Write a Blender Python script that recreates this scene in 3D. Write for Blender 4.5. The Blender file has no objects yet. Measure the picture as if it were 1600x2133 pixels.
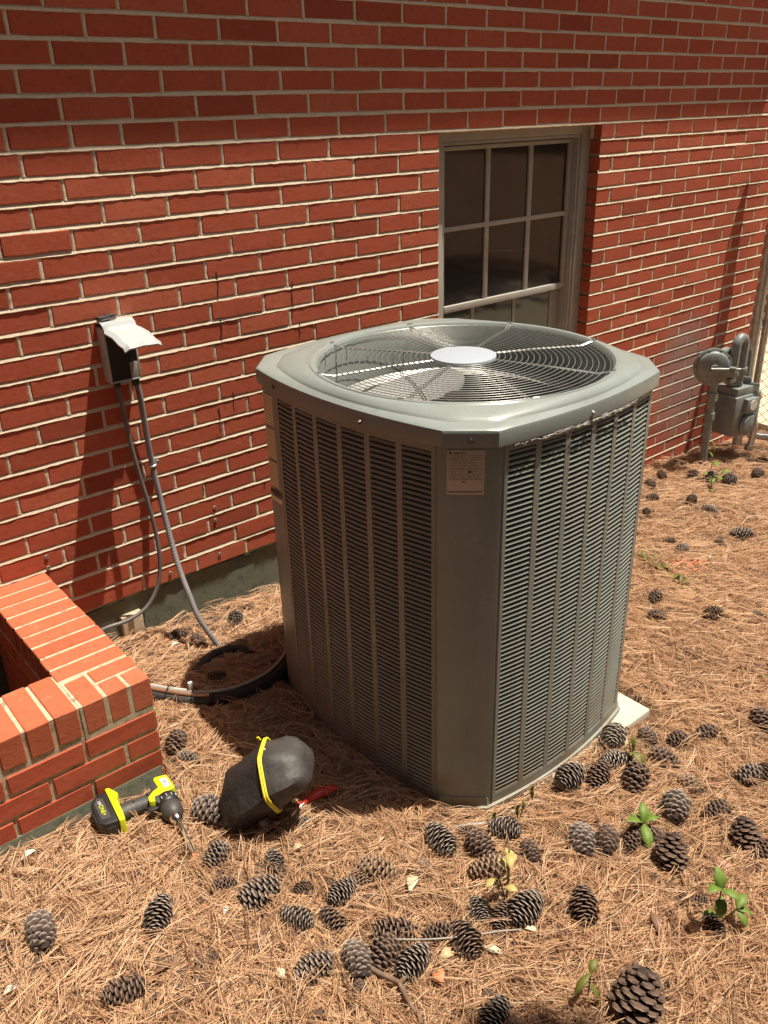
import bpy, bmesh, math, random
import numpy as np
from mathutils import Vector, Matrix, Quaternion
R = math.radians
rng = np.random.default_rng(7)
random.seed(7)
S = bpy.context.scene
COL = S.collection

# ------------------------------------------------------------------ camera
CAM = Vector((-0.8524, -2.4924, 1.6949))
yaw, pitch, roll = 0.6841, 0.4436, -0.0280
fw = Vector((math.sin(yaw)*math.cos(pitch), math.cos(yaw)*math.cos(pitch), -math.sin(pitch)))
rt = Vector((math.cos(yaw), -math.sin(yaw), 0)); up = rt.cross(fw)
rt2 = rt*math.cos(roll) + up*math.sin(roll); up2 = -rt*math.sin(roll) + up*math.cos(roll)
cd = bpy.data.cameras.new('camera'); cam = bpy.data.objects.new('camera', cd); COL.objects.link(cam)
M = Matrix((rt2, up2, -fw)).transposed().to_4x4(); M.translation = CAM
cam.matrix_world = M
cd.sensor_fit = 'VERTICAL'; cd.sensor_height = 24.0; cd.lens = 24.0*1772.8/2133
cd.clip_start = 0.05; cd.clip_end = 400
S.camera = cam
# ------------------------------------------------------------------ light
SUNDIR = Vector((-0.285, 0.158, -1.0)).normalized()      # the way the light travels
sl = bpy.data.lights.new('sun', 'SUN'); sl.energy = 5.0; sl.angle = R(0.53); sl.color = (1.0, 0.90, 0.76)
so = bpy.data.objects.new('sun', sl); COL.objects.link(so); so.rotation_euler = SUNDIR.to_track_quat('-Z', 'Y').to_euler()
W = bpy.data.worlds.new('World'); S.world = W; W.use_nodes = True
nt = W.node_tree; nt.nodes.clear()
sky = nt.nodes.new('ShaderNodeTexSky'); sky.sky_type = 'NISHITA'; sky.sun_disc = False
sky.sun_elevation = math.asin(-SUNDIR.z); sky.sun_rotation = math.atan2(-SUNDIR.x, -SUNDIR.y)
sky.air_density = 1.0; sky.dust_density = 5.0; sky.ozone_density = 0.3
bg = nt.nodes.new('ShaderNodeBackground'); bg.inputs[1].default_value = 0.05
wo = nt.nodes.new('ShaderNodeOutputWorld'); nt.links.new(sky.outputs[0], bg.inputs[0]); nt.links.new(bg.outputs[0], wo.inputs[0])
S.view_settings.view_transform = 'Standard'; S.view_settings.look = 'None'
S.view_settings.exposure = 0.66; S.view_settings.gamma = 1.0; S.view_settings.use_curve_mapping = False
S.cycles.max_bounces = 6; S.cycles.diffuse_bounces = 4; S.cycles.glossy_bounces = 3
S.cycles.use_denoising = True

# ------------------------------------------------------------------ helpers
def tag(o, label=None, cat=None, group=None, kind=None):
    if label: o['label'] = label
    if cat: o['category'] = cat
    if group: o['group'] = group
    if kind: o['kind'] = kind
    return o
def empty(name, loc=(0,0,0), rz=0.0, parent=None):
    o = bpy.data.objects.new(name, None); COL.objects.link(o); o.empty_display_size = .05
    o.location = loc; o.rotation_euler = (0,0,rz); o.parent = parent
    return o
def link(name, me, parent=None, loc=(0,0,0), rot=(0,0,0), kind=None):
    o = bpy.data.objects.new(name, me); COL.objects.link(o); o.parent = parent; o.location = loc; o.rotation_euler = rot
    if kind: o['kind'] = kind
    return o
def npmesh(name, V, F, mat, smooth=False, attrs=None):
    """V (n,3) array, F (m,k) array with constant k"""
    V = np.asarray(V, np.float32); F = np.asarray(F, np.int32); k = F.shape[1]
    me = bpy.data.meshes.new(name)
    me.vertices.add(len(V)); me.vertices.foreach_set('co', V.ravel())
    me.loops.add(F.size); me.loops.foreach_set('vertex_index', F.ravel())
    me.polygons.add(len(F)); me.polygons.foreach_set('loop_start', np.arange(0, F.size, k, dtype=np.int32))
    me.update(calc_edges=True)
    me.polygons.foreach_set('use_smooth', np.full(len(F), smooth))
    for n, a in (attrs or {}).items():
        at_ = me.attributes.new(n, 'FLOAT', 'POINT'); at_.data.foreach_set('value', np.asarray(a, np.float32))
    if mat: me.materials.append(mat)
    return me
class MB:
    """collects polygons of any size for one mesh"""
    def __init__(s): s.v = []; s.f = []; s.m = []; s.mi = 0
    def add(s, V, F, M=None):
        o = len(s.v)
        for p in V:
            p = Vector(p)
            if M is not None: p = M @ p
            s.v.append(p)
        for f in F: s.f.append([i+o for i in f]); s.m.append(s.mi)
    def box(s, c, d, M=None, rz=0, taper=1.0):
        x, y, z = d[0]/2, d[1]/2, d[2]/2; T = Matrix.Translation(c) @ Matrix.Rotation(rz, 4, 'Z')
        if M is not None: T = M @ T
        t = taper
        V = [(-x,-y,-z),(x,-y,-z),(x,y,-z),(-x,y,-z),(-x*t,-y*t,z),(x*t,-y*t,z),(x*t,y*t,z),(-x*t,y*t,z)]
        s.add(V, [(0,3,2,1),(4,5,6,7),(0,1,5,4),(1,2,6,5),(2,3,7,6),(3,0,4,7)], T)
    def tube(s, pts, r, n=8, cap=True, M=None, close=False):
        pts = [Vector(p) for p in pts]; m = len(pts); rr = r if hasattr(r, '__len__') else [r]*m
        rings = []; prev = None
        for i in range(m):
            if close: t = (pts[(i+1) % m]-pts[i-1]).normalized()
            else: t = (pts[min(i+1, m-1)]-pts[max(i-1, 0)]).normalized()
            if prev is None:
                a = Vector((0,0,1)) if abs(t.z) < .9 else Vector((1,0,0)); prev = t.cross(a).normalized()
            u = (prev - t*prev.dot(t)).normalized(); prev = u; w = t.cross(u)
            rings.append([pts[i] + (u*math.cos(2*math.pi*k/n) + w*math.sin(2*math.pi*k/n))*rr[i] for k in range(n)])
        V = [p for g in rings for p in g]; F = []
        for i in range(m if close else m-1):
            j = (i+1) % m
            for k in range(n): F.append((i*n+k, i*n+(k+1) % n, j*n+(k+1) % n, j*n+k))
        if cap and not close: F.append(list(range(n))[::-1]); F.append([(m-1)*n+k for k in range(n)])
        s.add(V, F, M)
    def lathe(s, prof, n=32, M=None, ax='Z'):
        V = []; F = []
        for r_, z_ in prof:
            for k in range(n):
                a = 2*math.pi*k/n
                V.append((r_*math.cos(a), r_*math.sin(a), z_))
        for i in range(len(prof)-1):
            for k in range(n): F.append((i*n+k, i*n+(k+1) % n, (i+1)*n+(k+1) % n, (i+1)*n+k))
        if prof[0] == prof[-1]: s.add(V, F, M); return
        if prof[0][0] > 1e-5: F.append(list(range(n))[::-1])
        if prof[-1][0] > 1e-5: F.append([(len(prof)-1)*n+k for k in range(n)])
        s.add(V, F, M)
    def mesh(s, name, mats, smooth=None, merge=True):
        me = bpy.data.meshes.new(name); me.from_pydata([tuple(p) for p in s.v], [], s.f)
        for m in (mats if isinstance(mats, (list, tuple)) else [mats]): me.materials.append(m)
        me.polygons.foreach_set('material_index', s.m)
        if smooth is not None:
            me.polygons.foreach_set('use_smooth', [True]*len(s.f)); me.update()
            me.set_sharp_from_angle(angle=R(smooth))
        me.update()
        return me
    def obj(s, name, mats, parent=None, smooth=None, kind=None, bevel=0, loc=(0,0,0), rot=(0,0,0)):
        me = s.mesh(name, mats, None if bevel else smooth)
        if bevel:
            bm = bmesh.new(); bm.from_mesh(me)
            bmesh.ops.bevel(bm, geom=[e for e in bm.edges if len(e.link_faces) == 2 and e.calc_face_angle(0) > R(25)], offset=bevel, segments=2, affect='EDGES', profile=.6, clamp_overlap=True)
            bm.to_mesh(me); bm.free()
            me.polygons.foreach_set('use_smooth', [True]*len(me.polygons)); me.set_sharp_from_angle(angle=R(smooth or 40))
        return link(name, me, parent, loc, rot, kind)
def spline(pts, sub=8):
    P = [Vector(p) for p in pts]; P = [P[0]*2-P[1]] + P + [P[-1]*2-P[-2]]; out = []
    for i in range(1, len(P)-2):
        for k in range(sub):
            t = k/sub; a, b, c, d = P[i-1], P[i], P[i+1], P[i+2]
            out.append(.5*((2*b)+(c-a)*t+(2*a-5*b+4*c-d)*t*t+(-a+3*b-3*c+d)*t**3))
    out.append(P[-2]); return out

# ------------------------------------------------------------------ materials
class N:
    def __init__(s, name):
        s.m = bpy.data.materials.new(name); s.m.use_nodes = True; s.t = s.m.node_tree
        s.b = s.t.nodes['Principled BSDF']; s.out = s.t.nodes['Material Output']
    def n(s, typ, **kw):
        x = s.t.nodes.new('ShaderNode'+typ)
        for k, v in kw.items():
            if k.startswith('i_'): x.inputs[k[2:].replace('_', ' ')].default_value = v
            else: setattr(x, k, v)
        return x
    def l(s, a, b): s.t.links.new(a, b)
    def coord(s, scale=(1,1,1), kind='Object'):
        tc = s.n('TexCoord'); mp = s.n('Mapping'); mp.inputs['Scale'].default_value = scale; s.l(tc.outputs[kind], mp.inputs[0]); return mp.outputs[0]
    def noise(s, vec, scale, detail=4, rough=.55, dist=0):
        x = s.n('TexNoise'); x.inputs['Scale'].default_value = scale; x.inputs['Detail'].default_value = detail
        x.inputs['Roughness'].default_value = rough; x.inputs['Distortion'].default_value = dist
        if vec is not None: s.l(vec, x.inputs['Vector'])
        return x.outputs[0]
    def ramp(s, fac, stops, interp='LINEAR'):
        x = s.n('ValToRGB'); e = x.color_ramp.elements; x.color_ramp.interpolation = interp
        while len(e) < len(stops): e.new(.5)
        for el, (p, c) in zip(e, stops): el.position = p; el.color = (c[0], c[1], c[2], 1) if hasattr(c, '__len__') else (c, c, c, 1)
        s.l(fac, x.inputs[0]); return x.outputs[0]
    def mix(s, fac, a, b, mode='MIX'):
        x = s.n('Mix', data_type='RGBA', blend_type=mode)
        for v, k in ((fac, 0), (a, 6), (b, 7)):
            if hasattr(v, 'is_linked') or hasattr(v, 'links'): s.l(v, x.inputs[k])
            else: x.inputs[k].default_value = v if k == 0 else (v[0], v[1], v[2], 1)
        return x.outputs[2]
    def math(s, op, a, b=0.0):
        x = s.n('Math', operation=op)
        for v, k in ((a, 0), (b, 1)):
            if hasattr(v, 'links'): s.l(v, x.inputs[k])
            else: x.inputs[k].default_value = v
        return x.outputs[0]
    def col(s, c):
        if hasattr(c, 'links'): s.l(c, s.b.inputs['Base Color'])
        else: s.b.inputs['Base Color'].default_value = (c[0], c[1], c[2], 1)
    def set(s, **kw):
        for k, v in kw.items():
            k = k.replace('_', ' ')
            if hasattr(v, 'links'): s.l(v, s.b.inputs[k])
            else: s.b.inputs[k].default_value = v
    def bump(s, h, strength=.5, dist=.002):
        x = s.n('Bump'); x.inputs['Strength'].default_value = strength; x.inputs['Distance'].default_value = dist
        s.l(h, x.inputs['Height']); s.l(x.outputs[0], s.b.inputs['Normal']); return x
def rnd_id(w):
    g = w.n('NewGeometry'); o = w.n('ObjectInfo')
    return w.math('FRACT', w.math('ADD', g.outputs['Random Per Island'], o.outputs['Random']))
def simple(name, c, rough=.5, metal=0.0, var=.12, scale=30, bump=0.0, bscale=200, spec=.5):
    w = N(name); v = w.coord()
    n = w.noise(v, scale)
    d = tuple(max(0, x*(1-var)) for x in c); e = tuple(min(1, x*(1+var)) for x in c)
    w.col(w.ramp(n, [(.3, d), (.7, e)]))
    w.set(Roughness=w.ramp(n, [(.3, min(1, rough*1.15)), (.7, rough*.85)]), Metallic=metal); w.b.inputs['Specular IOR Level'].default_value = spec
    if bump: w.bump(w.noise(v, bscale), bump, .001)
    return w.m

def overspray(w, c, pos):
    d = w.n('VectorMath', operation='DISTANCE'); mp = w.n('Mapping'); mp.inputs['Scale'].default_value = (1, 1, .7); w.l(pos, mp.inputs[0])
    w.l(mp.outputs[0], d.inputs[0]); d.inputs[1].default_value = (3.33, 0, .20)
    f = w.math('ADD', d.outputs['Value'], w.math('MULTIPLY', w.noise(pos, 7, 4), .22))
    return w.mix(w.ramp(f, [(.26, .55), (.42, 0)]), c, (.27,.26,.24))
def brick_mat(name, dark, mid, light, streak=(1,1,1)):
    w = N(name); geo = w.n('NewGeometry'); pos = geo.outputs['Position']
    r = rnd_id(w)
    c = w.ramp(r, [(0, dark), (.15, mid), (.75, mid), (1, light)])
    big = w.noise(pos, 9, 5, .6)
    c = w.mix(w.ramp(big, [(.3, .0), (.75, .35)]), c, tuple(x*.72 for x in mid))
    spot = w.noise(pos, 60, 6, .75)
    c = w.mix(w.ramp(spot, [(.52, .0), (.72, .6)]), c, tuple(x*.5 for x in dark))
    pale = w.noise(pos, 22, 8, .8)
    c = w.mix(w.ramp(pale, [(.56, .0), (.78, .5)]), c, (.50, .33, .25))
    if name == 'wall_brick': c = overspray(w, c, pos)
    w.col(c); w.set(Roughness=.88); w.b.inputs['Specular IOR Level'].default_value = .25
    mp = w.n('Mapping'); mp.inputs['Scale'].default_value = streak; w.l(pos, mp.inputs[0])
    h = w.math('ADD', w.math('MULTIPLY', w.noise(mp.outputs[0], 55, 5, .7), 1.0), w.math('MULTIPLY', w.noise(pos, 420, 3, .6), .35))
    w.bump(h, .55, .0016)
    return w.m
def mortar_mat(name, a, b, dark=None):
    w = N(name); pos = w.n('NewGeometry').outputs['Position']
    c = w.ramp(w.noise(pos, 130, 5, .7), [(.3, a), (.7, b)])
    if dark: c = w.mix(w.ramp(w.noise(pos, 34, 6, .7), [(.5, 0), (.66, .8)]), c, dark)
    else: c = w.mix(w.ramp(w.noise(pos, 11, 6, .7), [(.5, 0), (.8, .5)]), c, tuple(x*.6 for x in a))
    if name == 'wall_mortar': c = overspray(w, c, pos)
    w.col(c); w.set(Roughness=.95); w.b.inputs['Specular IOR Level'].default_value = .1
    h = w.math('ADD', w.noise(pos, 260, 5, .8), w.math('MULTIPLY', w.noise(pos, 60, 3), .8))
    w.bump(h, .7, .0018); return w.m
M_brick = brick_mat('wall_brick', (.33,.072,.036), (.465,.105,.053), (.56,.15,.08))
M_brick2 = brick_mat('cap_brick', (.38,.095,.045), (.46,.125,.060), (.52,.155,.080), (1,1,2.5))
M_mortar = mortar_mat('wall_mortar', (.56,.46,.34), (.74,.63,.48))
M_mortar2 = mortar_mat('planter_mortar', (.44,.36,.24), (.58,.50,.36), (.17,.15,.11))
M_found = mortar_mat('foundation_concrete', (.13,.145,.11), (.18,.19,.145), (.09,.10,.08))
def metal_paint(name, c, rough=.33, dirt=.25):
    w = N(name); pos = w.n('NewGeometry').outputs['Position']
    n = w.noise(pos, 6, 5, .65); n2 = w.noise(pos, 90, 4, .7)
    mps = w.n('Mapping'); mps.inputs['Scale'].default_value = (1, 1, .06); w.l(pos, mps.inputs[0]); st = w.noise(mps.outputs[0], 70, 4, .7)
    cc = w.ramp(n, [(.3, tuple(x*.86 for x in c)), (.7, c)]); cc = w.mix(w.ramp(st, [(.52, 0), (.75, .35)]), cc, tuple(x*.6 for x in c))
    cc = w.mix(w.ramp(n2, [(.62, 0), (.78, dirt)]), cc, (.30,.25,.17))
    sx = w.n('SeparateXYZ'); w.l(pos, sx.inputs[0])
    low = w.math('MULTIPLY', w.ramp(sx.outputs[2], [(.0, .75), (.30, 0)]), w.ramp(w.noise(pos, 13, 5, .7), [(.35, 0), (.7, 1)]))
    cc = w.mix(low, cc, (.20,.13,.07))
    w.col(cc); w.set(Roughness=w.ramp(n, [(.3, rough*1.3), (.7, rough*.8)]))
    w.b.inputs['Specular IOR Level'].default_value = .5 if rough < .35 else .3
    w.bump(w.noise(pos, 3.5, 2), .25, .004); return w.m
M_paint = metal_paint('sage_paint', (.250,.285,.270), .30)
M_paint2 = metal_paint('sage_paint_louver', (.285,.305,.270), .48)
M_coil = simple('coil_black', (.012,.012,.011), .6, 0, .3, 300, .4, 900)
M_galv = simple('galvanised', (.48,.49,.48), .34, .85, .2, 40, .1, 300)
M_wire = simple('guard_wire', (.30,.31,.29), .35, .55, .15, 80)
M_hub = simple('hub_disc', (.36,.41,.47), .5, .1, .06, 25, .15, 500)
M_alu = simple('fan_aluminium', (.36,.36,.35), .36, .3, .12, 60)
M_black = simple('black_plastic', (.018,.018,.018), .45, 0, .2, 60, .1, 500)
M_rubber = simple('dark_rubber', (.03,.028,.027), .7, 0, .25, 90, .5, 260)
M_white = simple('white_plastic', (.42,.45,.46), .35, 0, .05, 20)
M_whiteshade = M_white
M_conduit = simple('grey_conduit', (.22,.215,.22), .42, 0, .1, 30)
M_cable2 = simple('dark_grey_whip', (.13,.12,.115), .42, 0, .12, 30)
M_cable = simple('grey_whip', (.30,.28,.24), .45, 0, .12, 30)
M_lime = simple('lime_plastic', (.60,.68,.01), .38, 0, .06, 60)
M_dgrey = simple('charcoal_grip', (.05,.047,.045), .55, 0, .15, 80, .3, 500)
M_steel = simple('bright_steel', (.62,.60,.57), .22, 1.0, .1, 60)
M_dsteel = simple('dark_steel', (.16,.14,.12), .4, .8, .3, 60)
M_bag = simple('black_nylon', (.020,.018,.017), .62, 0, .3, 40, 1.0, 16)
M_bag.node_tree.nodes['Bump'].inputs['Distance'].default_value = .014
M_bagdome = simple('scuffed_vinyl', (.046,.042,.040), .58, 0, .45, 24, .8, 14)
M_bagdome.node_tree.nodes['Bump'].inputs['Distance'].default_value = .008
M_yellow = simple('yellow_piping', (.72,.62,.04), .45, 0, .06, 40)
M_red = simple('red_grip', (.50,.03,.02), .4, 0, .1, 40)
M_frame = simple('window_vinyl', (.40,.385,.34), .55, 0, .08, 14, .2, 300)
M_gas = simple('gas_grey_paint', (.20,.225,.22), .42, .1, .18, 30, .3, 200)
M_brass = simple('brass_yellow', (.55,.42,.15), .4, .3, .1, 40)
M_foam = simple('black_foam_insulation', (.012,.011,.010), .8, 0, .3, 60, .6, 200)
M_copper = simple('copper_tube', (.45,.30,.20), .4, .7, .2, 60)
M_pad = simple('light_concrete', (.46,.44,.36), .9, 0, .08, 40, .4, 200)
M_drive = simple('driveway_concrete', (.50,.43,.30), .95, 0, .12, 8, .4, 120)
M_plate = simple('label_silver', (.52,.46,.41), .45, 0, .05, 60)
M_print = simple('label_print', (.06,.05,.045), .6, 0, .05, 60)
M_print2 = simple('label_print_pale', (.22,.19,.165), .6, 0, .2, 300)
M_warn = simple('warning_label', (.70,.62,.42), .55, 0, .08, 60)
M_labw = simple('white_sticker', (.62,.62,.60), .5, 0, .05, 60)
M_blue = simple('blue_print', (.05,.09,.35), .5, 0, .05, 60)
M_eave = simple('eave_brown', (.16,.12,.09), .7, 0, .06, 10)
M_roof = simple('roof_shingle', (.07,.065,.06), .95, 0, .3, 40, .6, 90)
M_bark = simple('bark', (.10,.07,.05), .9, 0, .4, 50, .9, 120)
M_crumb = simple('dark_litter', (.085,.05,.034), .9, 0, .5, 400)
M_stickm = simple('stick_brown', (.17,.11,.075), .85, 0, .35, 70, .7, 250)
M_leafdark = simple('tree_leaf', (.05,.09,.02), .6, 0, .3, 3)
M_rust = simple('terracotta_chip', (.55,.16,.07), .85, 0, .12, 50, .4, 200)
def leaf_mat(name, c, trans=.25):
    w = N(name); v = w.coord(); n = w.noise(v, 60, 4)
    w.col(w.ramp(n, [(.3, tuple(x*.75 for x in c)), (.7, c)])); w.set(Roughness=.55)
    tr = w.n('BsdfTranslucent'); tr.inputs[0].default_value = (c[0]*1.2, c[1]*1.2, c[2], 1)
    mx = w.n('MixShader'); mx.inputs[0].default_value = trans
    w.l(w.b.outputs[0], mx.inputs[1]); w.l(tr.outputs[0], mx.inputs[2]); w.l(mx.outputs[0], w.out.inputs[0])
    w.bump(w.noise(v, 40, 2), .4, .002); return w.m
M_leaf = leaf_mat('seedling_leaf', (.17,.26,.04)); M_leaf2 = leaf_mat('olive_leaf', (.17,.17,.03))
M_leafy = leaf_mat('yellowed_leaf', (.50,.40,.14), .15)
M_dead = {'tan': leaf_mat('dead_leaf_tan', (.55,.43,.24), .1), 'pale': leaf_mat('dead_leaf_pale', (.66,.58,.40), .1), 'pink': leaf_mat('dead_leaf_pink', (.46,.25,.17), .1), 'brown': leaf_mat('dead_leaf_brown', (.24,.13,.08), .1), 'white': leaf_mat('chip_white', (.72,.66,.55), .05), 'orange': leaf_mat('dead_leaf_orange', (.60,.22,.09), .05)}
def needle_mat():
    w = N('pine_needle'); a = w.n('Attribute'); a.attribute_name = 'rnd'
    w.col(w.ramp(a.outputs['Fac'], [(0, (.075,.04,.025)), (.24, (.22,.122,.073)), (.5, (.50,.295,.165)), (.78, (.66,.43,.26)), (1, (.80,.62,.43))]))
    w.set(Roughness=.5); w.b.inputs['Specular IOR Level'].default_value = .4; return w.m
M_needle = needle_mat()
def cone_mat(name, inner, body, tip):
    w = N(name); a = w.n('Attribute'); a.attribute_name = 'tip'; v = w.coord()
    n = w.noise(v, 90, 4)
    c = w.ramp(a.outputs['Fac'], [(0, inner), (.45, body), (.8, body), (1, tip)])
    c = w.mix(w.ramp(n, [(.35, 0), (.75, .55)]), c, tuple(x*.55 for x in body))
    w.col(c); w.set(Roughness=.8); w.bump(w.noise(v, 300, 3), .5, .001); return w.m
M_cone = {'g': cone_mat('cone_grey', (.03,.019,.014), (.15,.11,.088), (.54,.47,.40)),
          'b': cone_mat('cone_brown', (.026,.015,.01), (.115,.070,.050), (.36,.25,.18)),
          't': cone_mat('cone_tan', (.07,.04,.025), (.25,.155,.095), (.50,.36,.25)),
          'w': cone_mat('cone_white', (.05,.035,.028), (.28,.23,.19), (.66,.60,.52))}
def ground_mat():
    w = N('needle_litter'); pos = w.n('NewGeometry').outputs['Position']
    mp = w.n('Mapping'); mp.inputs['Scale'].default_value = (1, .22, 1); mp.inputs['Rotation'].default_value = (0, 0, .8); w.l(pos, mp.inputs[0])
    n1 = w.noise(mp.outputs[0], 190, 6, .8, 1.5); n2 = w.noise(pos, 3.0, 5, .6)
    c = w.ramp(n1, [(.3, (.05,.026,.015)), (.5, (.19,.10,.055)), (.7, (.42,.25,.14))])
    c = w.mix(w.ramp(n2, [(.4, 0), (.75, .6)]), c, (.20,.10,.055))
    w.col(c); w.set(Roughness=.95); w.b.inputs['Specular IOR Level'].default_value = .1
    w.bump(w.math('ADD', n1, w.noise(pos, 60, 5)), .9, .01); return w.m
M_ground = ground_mat()
def glass_mat():
    w = N('dusty_window_glass'); pos = w.n('NewGeometry').outputs['Position']
    n = w.noise(pos, 2.2, 4, .6)
    w.col(w.ramp(n, [(.3, (.014,.012,.010)), (.7, (.045,.040,.032))])); w.set(Roughness=.05)
    w.b.inputs['Specular IOR Level'].default_value = .5; return w.m
M_glass = glass_mat()
M_dark = simple('dark_void', (.01,.009,.008), .9)
M_glass2 = M_glass
# ================================================================== SETTING
PW, HH = .2032, .06675
def G(x, y):
    z = .055-.075*np.asarray(x, float)+0*np.asarray(y, float)
    z = z-.034*np.exp(-((np.asarray(x)-.42)**2+(np.asarray(y)+1.22)**2)/.16)
    return np.where(np.asarray(x) > 4.3, .055-.075*4.3-.02*(np.asarray(x)-4.3), np.where(np.asarray(x) < -1.5, .1675, z))
_ph = rng.uniform(0, 6.28, 12); _kx = rng.uniform(-9, 9, 12); _ky = rng.uniform(-9, 9, 12)
def bumps(x, y):
    s = 0
    for a, b, c in zip(_ph, _kx, _ky): s = s + np.sin(a+b*x+c*y)
    return s*.0028
def gz(x, y): return float(G(x, y)+bumps(x, y))
# ground sheet, finer near the house
def axis(a, b, fine0, fine1, step):
    l = [fine0-(1.5**k-1)*.15*2 for k in range(1, 13)]; r_ = [fine1+(1.5**k-1)*.15*2 for k in range(1, 13)]
    l = [v for v in l if v > a][::-1]; r_ = [v for v in r_ if v < b]
    return np.array([a]+l+list(np.arange(fine0, fine1+1e-6, step))+r_+[b])
gx = axis(-40, 40, -1.4, 4.6, .05); gy = axis(-45, 8, -3.2, .03, .05)
gy = np.concatenate([gy[gy <= .04], [.05, 8, 40]]); X, Y = np.meshgrid(gx, gy)
Z = G(X, Y)+np.where((np.abs(X) < 6) & (Y > -5), bumps(X, Y), 0)
Z = np.where((X < -.27) & (Y > -.66) & (X > -1.6), -.40, Z)
Z = np.where(Y > .04, Z-.08, Z)
V = np.stack([X, Y, Z], -1).reshape(-1, 3); nx, ny = len(gx), len(gy)
i, j = np.meshgrid(np.arange(nx-1), np.arange(ny-1)); a = (j*nx+i).ravel()
F = np.stack([a, a+1, a+nx+1, a+nx], 1)
o = link('ground', npmesh('ground', V, F, M_ground, True)); o['kind'] = 'structure'
# driveway beyond the gate
mb = MB(); mb.box((5.75, 2.0, -.42), (2.7, 16, .36)); o = mb.obj('driveway', M_drive); o['kind'] = 'structure'

# ---------------------------------------------------------------- house
house = empty('brick_house', (0, 0, 0)); tag(house, 'red brick house wall with pale mortar joints behind the condenser unit', 'house')
WX0, WX1 = -2.6, 4.08
def brick_me(L, H, D, seed, mat, rough=1.0):
    r_ = random.Random(seed)
    # front outline of ten points, wobbly
    xs = [(-.5, -.5), (-.17, -.5), (.17, -.5), (.5, -.5), (.5, 0), (.5, .5), (.17, .5), (-.17, .5), (-.5, .5), (-.5, 0)]
    j = .0009*rough; bv = .0022
    out = [(x*L+r_.uniform(-j, j), z*H+r_.uniform(-j, j)) for x, z in xs]
    V = []; n = 10
    for x, z in out:
        V.append((x*(1-2*bv/L), r_.uniform(-.0002, .0002), z*(1-2*bv/H)))
    for x, z in out: V.append((x, .0012+r_.uniform(0, .0008), z))
    for x, z in out: V.append((x, D, z))
    F = [list(range(n))]
    for k in range(n):
        q = (k+1) % n
        F.append([n+k, n+q, q, k]); F.append([2*n+k, 2*n+q, n+q, n+k])
    me = bpy.data.meshes.new('brick'); me.from_pydata(V, [], F); me.materials.append(mat); me.update()
    return me
_bc = {}
def get_brick(L, H=HH-.0125, D=.058, mat=None, rough=1.7):
    mat = mat or M_brick
    key = (round(L, 2), round(H, 3), random.randrange(8) if L > .17 else 0, mat.name)
    if key not in _bc: _bc[key] = brick_me(key[0] if L < .17 else round(L, 3), H, D, len(_bc), mat, rough)
    return _bc[key]
def zc(r): return 1.98-HH*r
R5 = [-.258, -.058, .117, .264, .436, .633, .832, 1.032, 1.237, 1.44, 1.639, 1.83, 2.03, 2.235]
rows = []                                   # (row, x0, x1)
def run(r, joints):
    for a, b in zip(joints[:-1], joints[1:]):
        if b-a > .03: rows.append((r, a, b))
TOP = -27
for r in range(TOP, 6):
    jt = [(k+(.5 if r % 2 == 0 else 0))*PW for k in range(-13, 21)]
    if r == 5: jt = [k*PW-.055 for k in range(-13, 0)]+R5[1:]+[k*PW for k in range(12, 21)]
    jt = [WX0]+[x for x in jt if WX0+.05 < x < WX1-.05]+[WX1]
    run(r, jt)
WL, WR, WB = 1.49, 2.452, 25.5              # window opening, bottom after course 25
for r in range(6, 36):
    hasw = r <= 25
    oL = (0 if r % 2 == 0 else .5)-.1482
    jl = [(k+oL)*PW for k in range(-13, 25)]
    oR = (.5 if r % 2 == 0 else 0)+.0447
    jr = [(k+oR)*PW for k in range(0, 21)]
    lo = WX0 if r <= 26 else 1.75
    if hasw:
        L_ = [x for x in jl if lo+.05 < x < WL-.04]; run(r, [lo]+L_+[WL])
        run(r, [WR]+[x for x in jr if WR+.03 < x < WX1-.05]+[WX1])
    else:
        run(r, [lo]+[x for x in jr if lo+.05 < x < WX1-.05]+[WX1])
def project(p):
    d = Vector(p)-CAM; w = d.dot(fw)
    if w <= .1: return None
    return 800+1772.8*d.dot(rt2)/w, 1066.5-1772.8*d.dot(up2)/w, w
def inpoly(x, y, P):
    c = False; n = len(P)
    for i in range(n):
        x1, y1 = P[i]; x2, y2 = P[i-1]
        if (y1 > y) != (y2 > y) and x < (x2-x1)*(y-y1)/(y2-y1)+x1: c = not c
    return c
ACP = [(534,763),(551,736),(672,690),(860,657),(962,655),(1100,672),(1240,703),(1355,742),(1375,769),(1292,1500),(1025,1680),(905,1690),(600,1400)]
PLP = [(0,1210),(95,1190),(320,1400),(345,1600),(0,1700)]
scored = []
for r, a, b in rows:
    q = project(((a+b)/2, 0, zc(r))); s = 0
    if q and -40 < q[0] < 1610 and -30 < q[1] < 1500 and not inpoly(q[0], q[1], ACP) and not inpoly(q[0], q[1], PLP):
        s = (b-a)/q[2]**3
    scored.append((s, r, a, b))
scored.sort(key=lambda t: -t[0])
rest = MB()
rb = random.Random(3)
for n_, (s, r, a, b) in enumerate(scored):
    x = (a+b)/2; L = b-a-.0095-rb.uniform(0, .003); z = zc(r)+rb.uniform(-.0016, .0016)
    if a == WR: x -= .0035
    if b == WL: x += .0035
    y = rb.gauss(-.0002, .0006); rot = rb.uniform(-.006, .006)
    me = get_brick(L)
    if n_ < 300 and s > 0:
        o = link('brick', me, house, (x, y, z), (0, rot, rb.uniform(-.0035, .0035)))
    else:
        T = Matrix.Translation((x, y, z)) @ Matrix.Rotation(rot, 4, 'Y')
        rest.add([v.co for v in me.vertices], [list(p.vertices) for p in me.polygons], T)
rest.obj('brickwork', M_brick, house, kind='stuff')
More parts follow.
